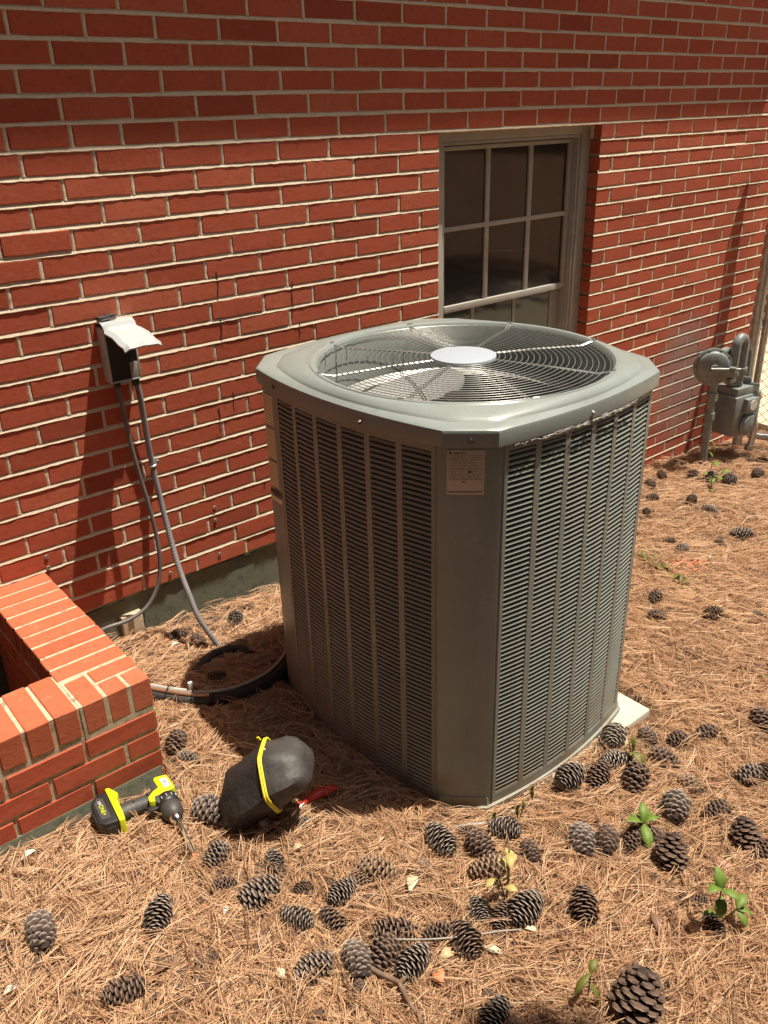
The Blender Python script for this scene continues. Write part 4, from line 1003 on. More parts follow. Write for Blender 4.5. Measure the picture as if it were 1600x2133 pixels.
CONES=[
 (-0.64, -1.035, 0.125, 80, 'g', 'long open pine cone near the left edge below the drill'),
 (-0.425, -1.149, 0.1, 51, 'g', 'upright grey pine cone alone in the needles left of centre'),
 (-0.563, -1.285, 0.092, -14, 'b', 'fat brown pine cone near the bottom left corner'),
 (-0.706, -1.033, 0.045, -38, 'b', 'half buried dark pine cone at the very left edge'),
 (-0.389, -1.307, 0.045, -26, 'b', 'small buried pine cone between the upright grey cone and the bottom'),
 (-0.24, -1.071, 0.076, 15, 'g', 'grey pine cone touching the tip of the drill bit'),
 (-0.182, -0.948, 0.11, -57, 'g', 'bleached grey pine cone between the drill chuck and the black pouch'),
 (-0.458, -1.263, 0.045, 0, 't', 'pale pine cone sunk in needles below the upright grey cone'),
 (-0.267, -1.154, 0.07, -18, 'b', 'dark pine cone left of the big bleached cone pair'),
 (-0.216, -1.224, 0.11, -5, 'g', 'largest bleached grey pine cone in the left foreground cluster'),
 (-0.138, -1.163, 0.073, 71, 'g', 'small striped pine cone sticking up behind the largest bleached cone'),
 (-0.187, -1.333, 0.09, -61, 'g', 'striped pine cone just below right of the largest bleached cone'),
 (-0.126, -1.384, 0.084, -88, 'b', 'brown pine cone right of the striped cone in the left cluster'),
 (-0.063, -1.332, 0.089, 9, 'g', 'silver edged pine cone above the brown cone of the left cluster'),
 (0.046, -1.327, 0.116, -51, 't', 'sun bleached tan pine cone half covered by needles'),
 (-0.002, -1.322, 0.07, -85, 't', 'tan pine cone against the lower left of the covered bleached cone'),
 (-0.235, -1.463, 0.098, -9, 'g', 'open silver striped pine cone at the left of the bottom cluster'),
 (-0.153, -1.505, 0.101, 69, 'g', 'round pale grey pine cone in the middle of the bottom cluster'),
 (-0.044, -1.497, 0.122, -32, 'b', 'spiky brown pine cone at the top of the bottom cluster'),
 (-0.097, -1.525, 0.091, 24, 'b', 'brown pine cone wedged between the pale cone and the forked stick'),
 (-0.065, -1.583, 0.108, 13, 'g', 'grey pine cone with dark hollow end behind the forked stick'),
 (-0.128, -1.264, 0.053, 30, 'b', 'small dark pine cone in a hollow right of the largest bleached cone'),
 (-0.191, -1.557, 0.045, 42, 'b', 'tiny dark pine cone below the round pale grey cone'),
 (0.144, -1.389, 0.045, -64, 'g', 'tiny grey pine cone above the big tan leaf'),
 (0.22, -1.363, 0.121, 79, 'g', 'weathered pine cone left of the seedling at the foot of the unit'),
 (0.303, -1.384, 0.063, -37, 'b', 'brown pine cone against the near corner of the condenser base'),
 (0.281, -1.442, 0.095, -96, 'b', 'reddish brown pine cone under the yellow green seedling'),
 (0.373, -1.438, 0.084, -66, 'g', 'grey pine cone just right of the seedling by the unit corner'),
 (0.244, -1.501, 0.106, -25, 't', 'tan pine cone lying flat below the seedling cluster'),
 (0.369, -1.526, 0.073, 65, 'b', 'broken dark pine cone right of the seedling stem'),
 (0.493, -1.585, 0.125, 49, 'g', 'pine cone with silver scale edges left of its brown twin'),
 (0.147, -1.565, 0.079, 61, 'g', 'black and white striped pine cone above the dark tangle'),
 (0.17, -1.614, 0.081, 27, 'b', 'dark pine cone lying between the two striped cones'),
 (0.219, -1.641, 0.116, 10, 'g', 'striped pine cone right of the thin seedling stem'),
 (0.059, -1.61, 0.112, -107, 'b', 'dark splayed pine cone above the narrow yellow leaf'),
 (0.029, -1.556, 0.076, -26, 'b', 'brown pine cone joining the bottom cluster to the dark splayed cone'),
 (0.329, -1.717, 0.117, 41, 'b', 'dark striped pine cone standing alone right of centre'),
 (0.234, -1.725, 0.047, -27, 'b', 'sunken dark pine cone below left of the lone dark striped cone'),
 (-0.024, -1.775, 0.085, 17, 'g', 'grey edged pine cone cut by the bottom edge in shade'),
 (0.111, -1.532, 0.045, -38, 'b', 'small brown pine cone left of the black and white striped cone'),
 (0.662, -1.414, 0.109, 5, 'g', 'striped pine cone against the base of the right louvered side'),
 (0.732, -1.456, 0.11, 18, 'b', 'brown pine cone second along the base of the right louvered side'),
 (0.896, -1.386, 0.117, 24, 'w', 'whitish pine cone beside the exposed corner of the pad'),
 (0.824, -1.448, 0.096, -30, 'w', 'whitish pine cone directly below the one at the pad corner'),
 (0.788, -1.536, 0.125, 28, 'b', 'brown pine cone with a deep shadow below the whitish pair'),
 (0.924, -1.536, 0.099, -88, 'b', 'long reddish brown pine cone right of the yellowish weed'),
 (0.979, -1.446, 0.088, -125, 'b', 'small pine cone above the long reddish brown cone'),
 (1.132, -1.542, 0.093, -12, 'b', 'round brown pine cone alone right of the pad'),
 (1.032, -1.51, 0.076, -12, 'b', 'small cone fragment between the pad and the round brown cone'),
 (0.889, -1.639, 0.084, -103, 't', 'faded pine cone partly covered right of the pad cluster'),
 (1.04, -1.728, 0.092, -24, 'g', 'pine cone near the right edge beside a smaller one'),
 (1.084, -1.752, 0.087, 11, 'b', 'smaller pine cone touching the right edge of the picture'),
 (0.765, -1.673, 0.108, 32, 'g', 'striped pine cone right behind the bright green seedling'),
 (0.849, -1.743, 0.086, -15, 'b', 'brown pine cone with dark shadow right of the striped cone'),
 (0.825, -1.834, 0.083, -127, 'b', 'round closed dark pine cone near the right edge'),
 (0.819, -1.885, 0.081, -8, 'b', 'pine cone below right of the round closed dark cone'),
 (0.614, -1.757, 0.092, 26, 'b', 'round brown pine cone below the bright green seedling'),
 (0.542, -1.624, 0.102, 35, 'b', 'rusty brown pine cone right of the silver edged one'),
 (0.595, -1.663, 0.083, 15, 'b', 'dark pine cone in the shade of the bright green seedling'),
 (0.644, -1.684, 0.072, -6, 'b', 'small pine cone under the right leaf of the bright green seedling'),
 (1.326, -1.618, 0.115, -133, 'b', 'pine cone with a twig across it at the right edge'),
 (0.214, -1.938, 0.116, 11, 'b', 'big dark pine cone seen end on at the bottom right'),
 (0.55, -1.87, 0.052, -38, 'b', 'dark pine cone fragment left of the leafy seedling shadow'),
 (0.514, -1.931, 0.08, -122, 'b', 'olive brown pine cone fragment under the leafy seedling'),
 (2.99, -0.167, 0.089, -135, 'b', 'small far pine cone nearest the wall beside the gas riser shadow'),
 (2.818, -0.214, 0.083, -129, 'b', 'far pine cone peeping out behind the unit, highest of three'),
 (2.645, -0.342, 0.07, -35, 'b', 'far pine cone behind the unit, middle of three'),
 (2.478, -0.419, 0.076, 34, 'b', 'far pine cone behind the unit, lowest of three'),
 (2.767, -0.485, 0.096, 21, 'b', 'far open pine cone left of a flatter one'),
 (2.746, -0.595, 0.075, -64, 'g', 'far flat grey pine cone right of the open one'),
 (3.148, -0.262, 0.098, 0, 'b', 'pine cone left of the weeds under the gas meter'),
 (3.187, -0.345, 0.104, 13, 'g', 'pine cone between the weeds under the gas meter'),
 (3.219, -0.434, 0.118, -1, 'g', 'pine cone right of the weeds under the gas meter'),
 (3.445, -0.471, 0.108, 6, 'b', 'round pine cone near the gate in the far ground'),
 (3.657, -0.384, 0.072, -34, 'b', 'farthest small pine cone near the gate'),
 (2.625, -0.833, 0.115, -48, 'g', 'wide pair of fused grey pine cones in the far right ground'),
 (2.295, -0.667, 0.074, -62, 'b', 'dark pine cone left of the fallen green branch'),
 (2.258, -0.754, 0.072, -16, 'g', 'small grey pine cone just above the reddish patch'),
 (2.479, -0.809, 0.063, -35, 'b', 'low pine cone beside the wide fused pair'),
 (1.748, -0.957, 0.081, 20, 'b', 'round pine cone above another below the green branch'),
 (1.619, -1.052, 0.079, -69, 'b', 'oval pine cone beneath the round one below the green branch'),
 (1.792, -1.177, 0.092, -8, 'b', 'pine cone at the lower tip of the fallen green branch'),
 (1.967, -1.258, 0.048, -83, 'b', 'slim dark pine cone near the right edge beyond the branch tip'),
 (0.157, -0.122, 0.087, 1, 'b', 'dark pine cone by the foundation next to the orange chip'),
 (0.196, -0.186, 0.077, -89, 'b', 'brown pine cone left of the grey conduit bottom'),
 (0.303, -0.093, 0.055, -36, 'g', 'pine cone behind the grey conduit near the foundation'),
 (0.371, -0.135, 0.088, 42, 'g', 'black and white pine cone by the foundation between conduit and unit'),
 (0.453, -0.092, 0.054, 16, 'b', 'small pine cone nearest the unit along the foundation'),
 (0.028, -0.169, 0.047, 17, 'b', 'small pine cone between the planter and the conduit'),
 (0.127, -0.421, 0.072, -18, 'b', 'pine cone tucked behind the black insulated line'),
 (-0.123, -0.64, 0.09, 42, 'b', 'upper pine cone of the pair right of the planter end'),
 (-0.12, -0.707, 0.065, -52, 'g', 'lower pine cone of the pair right of the planter end'),
 (-0.21, -0.807, 0.049, 40, 'g', 'small pine cone just above the drill body'),
 (-0.013, -1.097, 0.053, 32, 'g', 'small striped pine cone below the pouch at the edge of the shadow'),
]

cr = random.Random(5)
ENDON = {'big dark pine cone seen end on at the bottom right', 'round closed dark pine cone near the right edge', 'round brown pine cone below the bright green seedling'}
for (x, y, L, yw, t, lab) in CONES:
    o = link('pine_cone', cr.choice(CM[t]), None); s_ = min(.115, L*cr.uniform(1.0, 1.12)); wd = cr.uniform(.80, 1.02)
    if lab in ENDON: s_ = L*1.15; wd = 1.25
    o.scale = (s_, s_*wd, s_*wd)
    fl = 180 if cr.random() < .5 else 0
    o.rotation_euler = (cr.uniform(0, 6.28), R(cr.uniform(-14, 14)) if lab not in ENDON else R(55), R(yw+fl))
    bury = .15 if ('buried' in lab or 'covered' in lab or 'sunk' in lab) else cr.uniform(.20, .32)
    o.location = (x, y, gz(x, y)+.008+s_*wd*bury)
    tag(o, lab, 'pine cone', 'pine cones scattered over the needle litter')
# ================================================================== LEAVES, STICKS
def leaf_me(L, Wd, curl, mat, seed=0, n=6, th=.0006):
    r_ = random.Random(seed); V = []; F = []
    for i in range(n+1):
        t = i/n; w_ = Wd*math.sin(math.pi*min(.97, max(.03, t)))**.75*(1+.12*r_.uniform(-1, 1))
        z = curl*L*(t*(1-t))*2; 
        V += [(t*L-L/2, -w_/2, z+curl*w_*.5+r_.uniform(-1, 1)*.0006), (t*L-L/2, 0, z), (t*L-L/2, w_/2, z+curl*w_*.5)]
    m = len(V); V += [(x, y, z-th) for x, y, z in V]
    for i in range(n):
        for k in range(2):
            a = i*3+k; F.append((a, a+3, a+4, a+1)); F.append((m+a, m+a+1, m+a+4, m+a+3))
        F.append((i*3, m+i*3, m+i*3+3, i*3+3)); F.append((i*3+2, i*3+5, m+i*3+5, m+i*3+2))
    me = bpy.data.meshes.new('leaf'); me.from_pydata(V, [], F); me.materials.append(mat); me.polygons.foreach_set('use_smooth', [True]*len(F)); me.update(); return me
LV = [(.083,-1.413,.052,.026,'pale',35,'largest pale tan dead leaf in the middle of the foreground'),
 (.089,-1.664,.040,.017,'pale',-60,'narrow pale yellow dead leaf standing below the dark splayed cone'),
 (.007,-1.607,.036,.022,'tan',-10,'curled tan dead leaf left of the narrow pale yellow one'),
 (-.043,-1.637,.036,.028,'orange',70,'bright orange brown dead leaf near the forked stick'),
 (-.297,-1.435,.026,.018,'pale',80,'small pale chip left of the open striped cone'),
 (-.587,-.800,.036,.014,'white',5,'white bark chip below the planter at the left edge'),
 (-.733,-1.132,.030,.018,'white',0,'pale chip at the left edge near the bottom'),
 (-.431,-.712,.040,.026,'tan',10,'tan dead leaf between the planter weed and the drill battery'),
 (.688,-1.852,.038,.036,'pink',20,'pinkish dead leaf above the leafy seedling at the right'),
 (.418,-1.846,.060,.018,'brown',50,'reddish brown curled dead leaf at the lower right'),
 (.109,-.127,.022,.016,'orange',30,'orange leaf scrap by the foundation'),
 (.115,-.170,.030,.020,'white',0,'whitish leaf scrap beside the orange one by the foundation'),
 (.113,-1.263,.030,.012,'tan',20,'tan dead leaf lying at the edge of the shadow of the unit'),
 (.192,-1.680,.034,.013,'pale',-50,'pale folded leaf left of the sunken dark cone'),
 (-.067,-1.159,.026,.018,'tan',0,'tan leaf below the black pouch shadow'),
 (-.480,-1.278,.040,.018,'brown',0,'flat brown bark flake above the fat brown cone'),
 (1.240,-1.333,.034,.020,'brown',0,'small dark bark piece alone on the needles right of the unit'),
 (.911,-1.411,.03,.022,'tan',60,'yellowish dead leaf between the whitish cones'),
 (.14,-1.55,.022,.018,'tan',60,'small tan leaf scrap right of the largest pale leaf'),
 (.50,-1.56,.034,.026,'orange',60,'orange dead leaf right of the bright green seedling'),
 (-.30,-1.22,.028,.012,'white',40,'white flake left of the dark cone in the foreground cluster')]
for k, (x, y, L, w_, c, a, lab) in enumerate(LV):
    o = link('dead_leaf', leaf_me(L, w_, .35, M_dead[c], k), None, (x, y, gz(x, y)+.026), (R(cr.uniform(-12, 12)), R(cr.uniform(-12, 12)), R(a))); tag(o, lab, 'dead leaf', 'dead leaves and chips on the needles')
def stick(name, pts, rad, mat, lab, cat='stick'):
    mb = MB()
    for p, r_ in zip(pts, rad): mb.tube(spline([zl(*q) for q in p], 6), r_, 8)
    o = mb.obj(name, mat, smooth=60); tag(o, lab, cat); return o
stick('forked_stick', [[(-.150,-1.515,.03), (-.134,-1.565,.032), (-.122,-1.605,.036)], [(-.122,-1.600,.036), (-.135,-1.650,.030), (-.140,-1.70,.02), (-.150,-1.76,.012)], [(-.122,-1.605,.036), (-.092,-1.600,.040)]], [.0055, .0045, .005], M_stickm, 'knobbly forked brown stick in front of the bottom cone cluster')
stick('twig', [[(-.10,-1.492,.05), (-.004,-1.573,.052), (.088,-1.627,.045), (.128,-1.646,.04), (.20,-1.676,.02)]], [.0018], M_cable, 'long thin pale twig lying across the bottom cone cluster', 'twig')
stick('twig', [[(1.32,-1.645,.02), (1.24,-1.65,.03), (1.18,-1.653,.02), (1.108,-1.645,.01)]], [.0035], M_stickm, 'short grey twig near the right edge below the pad', 'twig')
stick('root_stick', [[(.28,-1.338,.02), (.32,-1.36,.024), (.366,-1.385,.02), (.405,-1.39,.015), (.47,-1.395,.02), (.56,-1.40,.014)]], [.006], M_cable, 'pale stick lying along the front edge of the condenser base')
stick('twig', [[(1.70,-1.33,.012), (1.62,-1.42,.02), (1.56,-1.47,.015)]], [.004], M_stickm, 'bare brown twig in the open needles at the right', 'twig')
# fallen green branch
fb, fbput = local_root('fallen_branch', (1.95, -1.0, gz(1.95, -1.0))); tag(fb, 'fallen green branch with withered leaf tip on the needles at the right', 'branch')
mb = MB(); bp = spline([zl(2.03,-.70,.015), zl(2.0,-.755,.02), zl(1.955,-.90,.02), zl(1.92,-1.03,.018), zl(1.914,-1.14,.015), zl(1.917,-1.20,.01)], 6)
mb.tube(bp, [.004+.004*i/len(bp) for i in range(len(bp))], 8); fbput(mb, 'stem', M_leafy, smooth=60)
for k in range(14):
    q = cr.uniform(0, .5); p = bp[int(q*len(bp))]
    o = link('leaf', leaf_me(cr.uniform(.04, .08), .018, .3, M_leaf2, k), fb, tuple(Vector(p)-Vector(fb.location)+Vector((cr.uniform(-.03, .03), cr.uniform(-.02, .02), .008))), (cr.uniform(-.4, .4), cr.uniform(-.3, .3), cr.uniform(0, 6.28)))
# ================================================================== SEEDLINGS
def plant(x, y, spec, mat, stem, lab, name='seedling'):
    z0 = gz(x, y); e_ = empty(name, (x, y, z0)); tag(e_, lab, 'plant')
    mb = MB()
    for (h, dx, dy) in stem: mb.tube([(0, 0, -.01), (dx*.4, dy*.4, h*.5), (dx, dy, h)], .0018, 6)
    o = mb.obj('stem', M_leaf2, None, smooth=60); o.parent = e_
    for i, (lx, ly, lz, L, w_, az, el) in enumerate(spec):
        me = leaf_me(L, w_, .25, mat, i+int(x*100), 7)
        for v in me.vertices: v.co.x += L/2
        link('leaf', me, e_, (lx, ly, lz), (cr.uniform(-.2, .2), R(-el), R(az)))
    return e_
plant(.636, -1.66, [(0,0,.055,.060,.030,-125,-25), (0,0,.058,.055,.028,160,25), (0,0,.06,.050,.026,40,30), (.004,0,.055,.045,.022,-20,5), (0,0,.045,.042,.020,100,40), (.03,.02,.065,.042,.022,-60,-50), (0,0,.03,.030,.016,-90,0)], M_leaf, [(.06, 0, 0), (.065, .03, .02)], 'bright green seedling with broad leaves right of the condenser front')
plant(.521, -1.928, [(0,0,.125,.050,.026,60,50), (0,0,.13,.048,.026,170,20), (0,0,.125,.042,.022,-70,-10), (.01,0,.10,.045,.026,-150,-40), (.03,-.03,.07,.042,.022,-40,-30), (.028,-.03,.072,.045,.022,10,10), (.03,-.03,.068,.036,.018,-100,-40), (0,0,.05,.030,.015,140,10)], M_leaf, [(.13, 0, 0), (.075, .03, -.03)], 'leafy green seedling on a tall stem near the lower right')
plant(-.405, -.673, [(0,0,.060,.050,.018,175,8), (0,0,.062,.045,.024,-15,15), (0,0,.07,.040,.020,60,40), (0,0,.05,.03,.014,-60,-10)], M_leaf, [(.062, 0, 0), (.03, .02, .01)], 'small green weed growing against the planter wall')
plant(-.128, -.533, [(0,0,.06,.05,.010,150,-5), (0,0,.07,.03,.009,80,60), (.0,0,.02,.02,.008,-20,20)], M_leaf, [(.07, 0, 0)], 'thin bright green sprout at the corner of the planter')
plant(.862, -1.472, [(0,0,.05,.05,.035,-90,-30), (0,0,.07,.035,.014,60,60), (0,0,.07,.03,.012,150,50), (0,0,.06,.03,.012,20,40), (0,0,.05,.03,.014,200,20), (-.02,0,.03,.03,.012,120,30)], M_leaf2, [(.08, 0, 0), (.06, -.02, .01), (.07, .01, .02)], 'yellowish olive weed growing between the cones at the pad corner')
plant(3.211, -.326, [(0,0,.10,.06,.035,-120,10), (0,0,.12,.05,.02,100,60), (.02,-.05,.05,.05,.03,-30,10), (-.03,.0,.05,.05,.025,190,10), (0,0,.16,.07,.012,90,75)], M_leaf, [(.17, 0, 0), (.08, .02, -.05)], 'green weed growing under the gas meter')
plant(3.06, -.42, [(0,0,.08,.06,.04,-100,5), (0,0,.04,.05,.03,20,15), (-.05,-.03,.03,.05,.028,-140,10)], M_leaf, [(.09, 0, 0)], 'low broad leaved weed in front of the gas meter')
plant(.373, -1.401, [(0,0,.05,.030,.014,-90,70), (0,0,.035,.026,.014,80,60), (.005,0,.02,.024,.012,-80,10)], M_leaf2, [(.06, 0, 0)], 'olive sprout nearest the corner panel of the condenser')
plant(.430, -1.428, [(0,0,.055,.034,.014,-90,75), (0,0,.04,.030,.013,95,65), (.02,.0,.05,.03,.013,80,80)], M_leaf2, [(.06, 0, 0), (.055, .02, 0)], 'pair of upright olive sprouts at the front of the condenser base')
plant(.520, -1.400, [(0,0,.055,.036,.015,-90,75), (0,0,.04,.030,.013,95,65)], M_leaf2, [(.06, 0, 0)], 'single upright olive sprout right of the other two')
plant(.216, -1.587, [(0,0,.17,.040,.022,-130,-10), (0,0,.12,.030,.018,100,20), (0,0,.13,.034,.018,10,10), (-.02,.01,.09,.035,.022,170,0), (.03,.02,.10,.03,.02,40,20), (-.01,0,.07,.03,.018,-60,0), (0,0,.15,.025,.014,60,30)], M_leafy, [(.18, 0, 0), (.10, -.02, .01), (.11, .03, .02)], 'tall thin yellowing seedling rising in the middle foreground')
plant(.16, -1.86, [(0,0,.09,.05,.018,180,-25), (0,0,.09,.03,.018,20,20), (0,0,.06,.05,.016,-80,-60)], M_leaf2, [(.09, 0, 0)], 'drooping dark seedling in the shade at the bottom right')
# ================================================================== NEEDLE LITTER (nobody could count it)
def inside_ac(x, y):
    c, s = math.cos(ATH), math.sin(ATH); u = c*(x-AX)+s*(y-AY); v = -s*(x-AX)+c*(y-AY)
    return (np.abs(u) < .405) & (np.abs(v) < .455) & (np.abs(u)+np.abs(v) < .76)
def needles(n, x0, x1, y0, y1, Lm, wid, lift, fn, name, lab, seg=4, seed=1):
    g = np.random.default_rng(seed)
    k = int(n*1.0); x = g.uniform(x0, x1, k); y = g.uniform(y0, y1, k)
    keep = fn(x, y, g) & ~inside_ac(x, y) & ~((x > .95) & (x < 1.16) & (y > -1.41) & (y < -1.2)) & ~((x < -.19) & (y > -.745)) & (y < .005)
    x, y = x[keep], y[keep]; k = len(x)
    # swirls: a slowly turning preferred direction plus scatter
    base = 1.4*np.sin(1.9*x+1.3*y)+1.1*np.sin(2.7*y-1.2*x+1)+.7*np.sin(6*x+4*y)
    az = base+g.normal(0, .95, k)
    # fascicles of three
    rep = 3; x, y, az = np.repeat(x, rep), np.repeat(y, rep), np.repeat(az, rep)+np.tile(np.array([-.09, .0, .1]), k)+g.normal(0, .04, k*rep); K = k*rep
    L = Lm*np.repeat(g.uniform(.6, 1.25, k), rep); cv = g.normal(0, .9, K); tilt = np.abs(g.normal(0, .07, K)); h0 = np.repeat(lift*(g.random(k)**1.7+(g.random(k) < .05)*.9), rep)+.001*g.random(K)
    w_ = wid*g.uniform(.75, 1.25, K)
    t = np.linspace(0, 1, seg+1); m = seg+1
    ang = az[:, None]+cv[:, None]*(t[None, :]-.5)
    step = (L/seg)[:, None]
    cx = np.cumsum(np.cos(ang)*step, 1)-(np.cos(ang)*step)*.5; cy = np.cumsum(np.sin(ang)*step, 1)-(np.sin(ang)*step)*.5
    px = x[:, None]+cx-cx.mean(1, keepdims=True); py = y[:, None]+cy-cy.mean(1, keepdims=True)
    arch = 4*t*(1-t)
    pz = G(px, py)+bumps(px, py)+h0[:, None]+tilt[:, None]*(t[None, :]-.3)*L[:, None]*.5+arch[None, :]*g.uniform(0, .008, K)[:, None]
    pz = np.maximum(pz, G(px, py)+bumps(px, py)-.001)
    # keep needles out of solid things
    bad = inside_ac(px, py).any(1) | ((px > .99) & (px < 1.118) & (py > -1.375) & (py < -1.2)).any(1) | (((px < -.20) & (py > -.733)).any(1)) | ((py > .008).any(1))
    ok = ~bad; px, py, pz, ang, w_ = px[ok], py[ok], pz[ok], ang[ok], w_[ok]; K = len(px)
    nxv, nyv = -np.sin(ang), np.cos(ang); tp = np.clip(1.15-1.0*np.abs(2*t-1)**6, .2, 1)[None, :]*w_[:, None]*.5
    V = np.empty((K, m, 3, 3), np.float32)
    V[:, :, 0] = np.stack([px+nxv*tp, py+nyv*tp, pz], -1); V[:, :, 1] = np.stack([px-nxv*tp, py-nyv*tp, pz], -1); V[:, :, 2] = np.stack([px, py, pz+tp*1.3], -1)
    idx = np.arange(K*m*3).reshape(K, m, 3); Fs = []
    for a, b in ((0, 2), (2, 1)):
        Fs.append(np.stack([idx[:, :-1, a], idx[:, 1:, a], idx[:, 1:, b], idx[:, :-1, b]], -1).reshape(-1, 4))
    F = np.concatenate(Fs); 
    rv = np.repeat(np.clip(g.beta(2.2, 1.7, K), 0, 1), m*3)
    o = link(name, npmesh(name, V.reshape(-1, 3), F, M_needle, False, {'rnd': rv})); tag(o, lab, 'pine needles', kind='stuff'); return K
def near(x, y, g):
    d = np.hypot(x+.85, y+2.49); u = (x+.85)*math.sin(yaw)+(y+2.49)*math.cos(yaw); v = (x+.85)*math.cos(yaw)-(y+2.49)*math.sin(yaw)
    infr = (np.abs(v) < u*.56+.30) & (u > .9)
    return infr & (g.random(len(x)) < np.clip((2.3/np.maximum(d, .5))**1.3, .10, 1))
K1 = needles(118000, -1.0, 4.1, -2.5, .0, .135, .0015, .024, near, 'pine_needles', 'deep litter of orange brown pine needles covering the ground')
print('needles', K1)
# crumbs of bark, scales and grit between the needles
g = np.random.default_rng(9); n = 11000; x = g.uniform(-.95, 4.0, n); y = g.uniform(-2.3, -.02, n)
CC = np.array([(c[0], c[1]) for c in CONES]); CC = np.repeat(CC, 70, 0)+g.normal(0, .045, (len(CC)*70, 2)); x = np.concatenate([x, CC[:, 0]]); y = np.concatenate([y, CC[:, 1]]); n = len(x)
kp = (near(x, y, g) | (np.arange(n) >= 11000)) & (y < -.02) & ~inside_ac(x, y) & ~((x < -.19) & (y > -.745)) & ~((x > .98) & (x < 1.12) & (y > -1.38) & (y < -1.2)); x, y = x[kp], y[kp]; n = len(x)
s_ = (.0025+.011*g.random(n)**2.2)[:, None]; tpl = np.array([(-1, -.6, 0), (1, -.5, .1), (1.1, .6, 0), (-.8, .5, .15), (0, 0, .5)])
a = g.uniform(0, 6.28, n); co, si = np.cos(a)[:, None], np.sin(a)[:, None]
P = tpl[None]*g.uniform(.6, 1.3, (n, 5, 3)); V = np.stack([(P[..., 0]*co-P[..., 1]*si)*s_+x[:, None], (P[..., 0]*si+P[..., 1]*co)*s_+y[:, None], P[..., 2]*s_+(G(x, y)+bumps(x, y)+g.uniform(.004, .022, n))[:, None]], -1)
idx = np.arange(n*5).reshape(n, 5); F = np.concatenate([idx[:, [0, 1, 4]], idx[:, [1, 2, 4]], idx[:, [2, 3, 4]], idx[:, [3, 0, 4]]])
o = link('litter_crumbs', npmesh('litter_crumbs', V.reshape(-1, 3), F, M_crumb, False)); tag(o, 'bark crumbs and cone scales mixed into the needles', 'litter', kind='stuff')
# patches of reddish crumbled bark
for (cx_, cy_, lab) in [(2.10, -.86, 'reddish crumbled bark patch behind the fallen green branch'), (3.0,-1.0, 'reddish crumbled bark at the right edge of the far ground')]:
    mb = MB()
    for k in range(60):
        x_, y_ = cx_+random.gauss(0, .05), cy_+random.gauss(0, .035); mb.box((x_, y_, gz(x_, y_)+.022), (.012, .009, .006), rz=random.random()*6)
    o = mb.obj('bark_crumbs', M_rust); tag(o, lab, 'bark', kind='stuff')
# ================================================================== TREES BEHIND THE CAMERA (the first shades the foreground; the others added to block sky light), hedge far right
def tree(x, y, h, blobs, lab, nl=5000, seed=0, ls=.09):
    e_ = empty('tree', (x, y, gz(x, y) if abs(x) < 6 else -.3)); tag(e_, lab, 'tree'); r_ = random.Random(seed); g = np.random.default_rng(seed)
    mb = MB(); mb.tube([(0, 0, -.2), (.03, .02, h*.4), (.0, .05, h*.75), (.05, 0, h)], [.17, .14, .10, .04], 12)
    for (bx_, by_, bz_, br, *_w) in blobs: mb.tube([(.0, .04, h*.6+.1*r_.random()), ((bx_)*.5, by_*.5, (h*.62+bz_)/2), (bx_, by_, bz_)], [.07, .045, .015], 7)
    o = mb.obj('trunk', M_bark, smooth=60); o.parent = e_
    P = []
    for (bx_, by_, bz_, br, *w8) in blobs:
        q = g.normal(0, 1, (w8[0] if w8 else int(nl/len(blobs)), 3)); q /= np.linalg.norm(q, axis=1)[:, None]; q *= (g.random(len(q))**.4)[:, None]*br; q[:, 2] *= .6; P.append(q+np.array([bx_, by_, bz_]))
    P = np.concatenate(P); n = len(P); u = g.normal(0, 1, (n, 3)); u /= np.linalg.norm(u, axis=1)[:, None]; w_ = np.cross(u, g.normal(0, 1, (n, 3))); w_ /= np.linalg.norm(w_, axis=1)[:, None]; s_ = g.uniform(.6, 1.3, (n, 1))*ls
    V = np.stack([P-u*s_, P+w_*s_*.45, P+u*s_, P-w_*s_*.45], 1).reshape(-1, 3); F = np.arange(n*4).reshape(n, 4)
    o = link('crown', npmesh('crown', V, F, M_leafdark)); o.parent = e_; return e_
def ring_blobs(n, r0, z0, z1, br, seed):
    q = random.Random(seed); out = []
    for k in range(n):
        a = 2*math.pi*k/n+q.uniform(-.3, .3); out.append((r0*math.cos(a)*q.uniform(.5, 1.1), r0*math.sin(a)*q.uniform(.5, 1.1), q.uniform(z0, z1), br*q.uniform(.8, 1.2)))
    return out
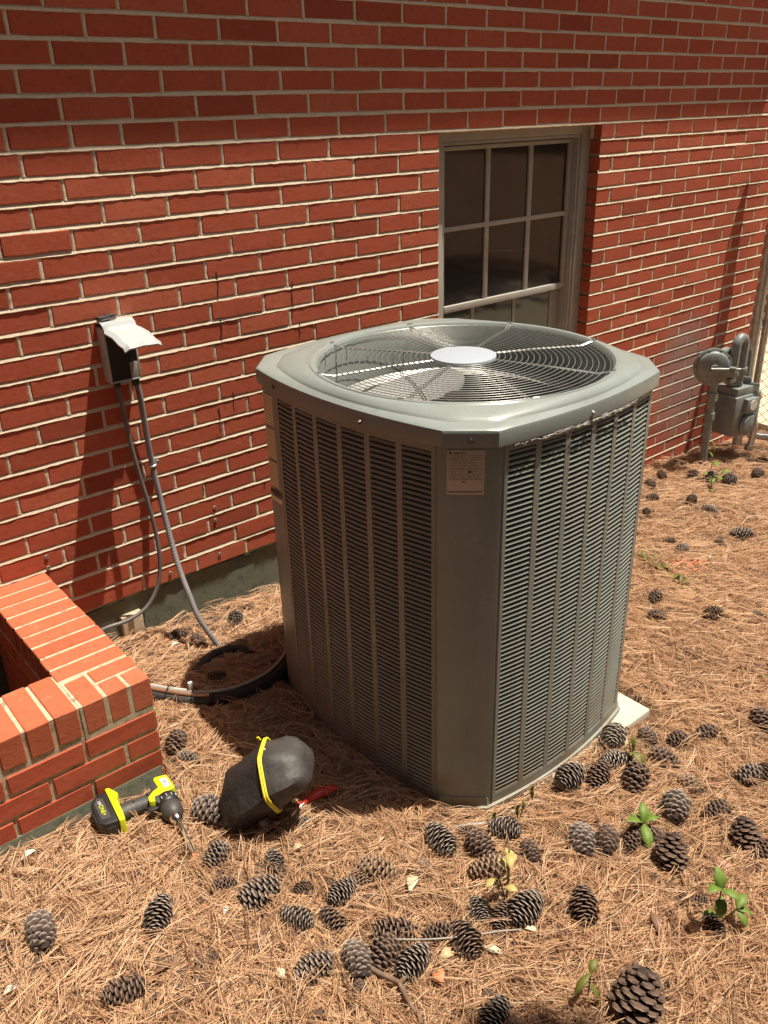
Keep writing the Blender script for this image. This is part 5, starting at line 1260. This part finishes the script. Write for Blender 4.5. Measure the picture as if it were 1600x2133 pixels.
tree(1.9, -6.4, 5.6, [(-.42, 3.60, 5.6, .16, 45), (.3, .9, 5.2, 1.15), (-2.0, .8, 5.4, 1.2), (2.3, .8, 5.2, 1.2), (-.4, 2.0, 5.3, 1.0), (1.4, 1.9, 5.3, 1.0), (3.2, 1.7, 5.3, 1.1), (0, -1.0, 6.2, 1.8)]+ring_blobs(6, 1.6, 2.2, 5.0, 1.0, 3), 'broad leaf tree standing behind the photographer', 16000, 1, .13)  # small cluster dapples the foreground; large blobs added to cut bounce light
tree(-2.6, -6.6, 6.0, [(-.2, 1.9, 5.0, 1.3), (1.0, 1.2, 4.4, 1.2), (1.2, 3.9, 5.0, .95), (-.2, 4.2, 5.0, 1.0), (-1.6, 3.6, 5.2, 1.1), (2.2, 2.2, 5.2, 1.0)]+ring_blobs(8, 2.0, 1.4, 5.2, 1.4, 5), 'second unseen tree added behind the camera to block skylight and ground bounce', 16000, 2, .14)  # this and the next three are unseen, added to hold back sky light
tree(-6.2, -3.6, 6.0, ring_blobs(10, 2.0, 1.2, 5.6, 1.5, 7), 'unseen leafy tree added far left of the planter to block skylight', 15000, 3, .15)
tree(-6.4, .6, 6.0, ring_blobs(9, 1.9, 1.2, 5.6, 1.5, 8), 'unseen leafy tree added at the left house end to block skylight', 12000, 4, .16)
tree(6.4, -7.2, 6.4, ring_blobs(10, 2.3, 1.0, 6, 1.6, 9), 'unseen leafy tree added far behind the gate to block skylight', 14000, 5, .16)
hd = empty('hedge', (7.3, 2.6, -.3)); tag(hd, 'dark green hedge beyond the driveway at the far right', 'hedge')
g = np.random.default_rng(4); n = 9000; P = np.stack([g.uniform(-.5, .7, n), g.uniform(-3.5, 5, n), np.abs(g.normal(.6, .45, n))], 1)
u = g.normal(0, 1, (n, 3)); u /= np.linalg.norm(u, axis=1)[:, None]; w_ = np.cross(u, g.normal(0, 1, (n, 3))); w_ /= np.linalg.norm(w_, axis=1)[:, None]; s_ = g.uniform(.6, 1.3, (n, 1))*.05
V = np.stack([P-u*s_, P+w_*s_*.45, P+u*s_, P-w_*s_*.45], 1).reshape(-1, 3)
o = link('foliage', npmesh('foliage', V, np.arange(n*4).reshape(n, 4), M_leafdark), hd)
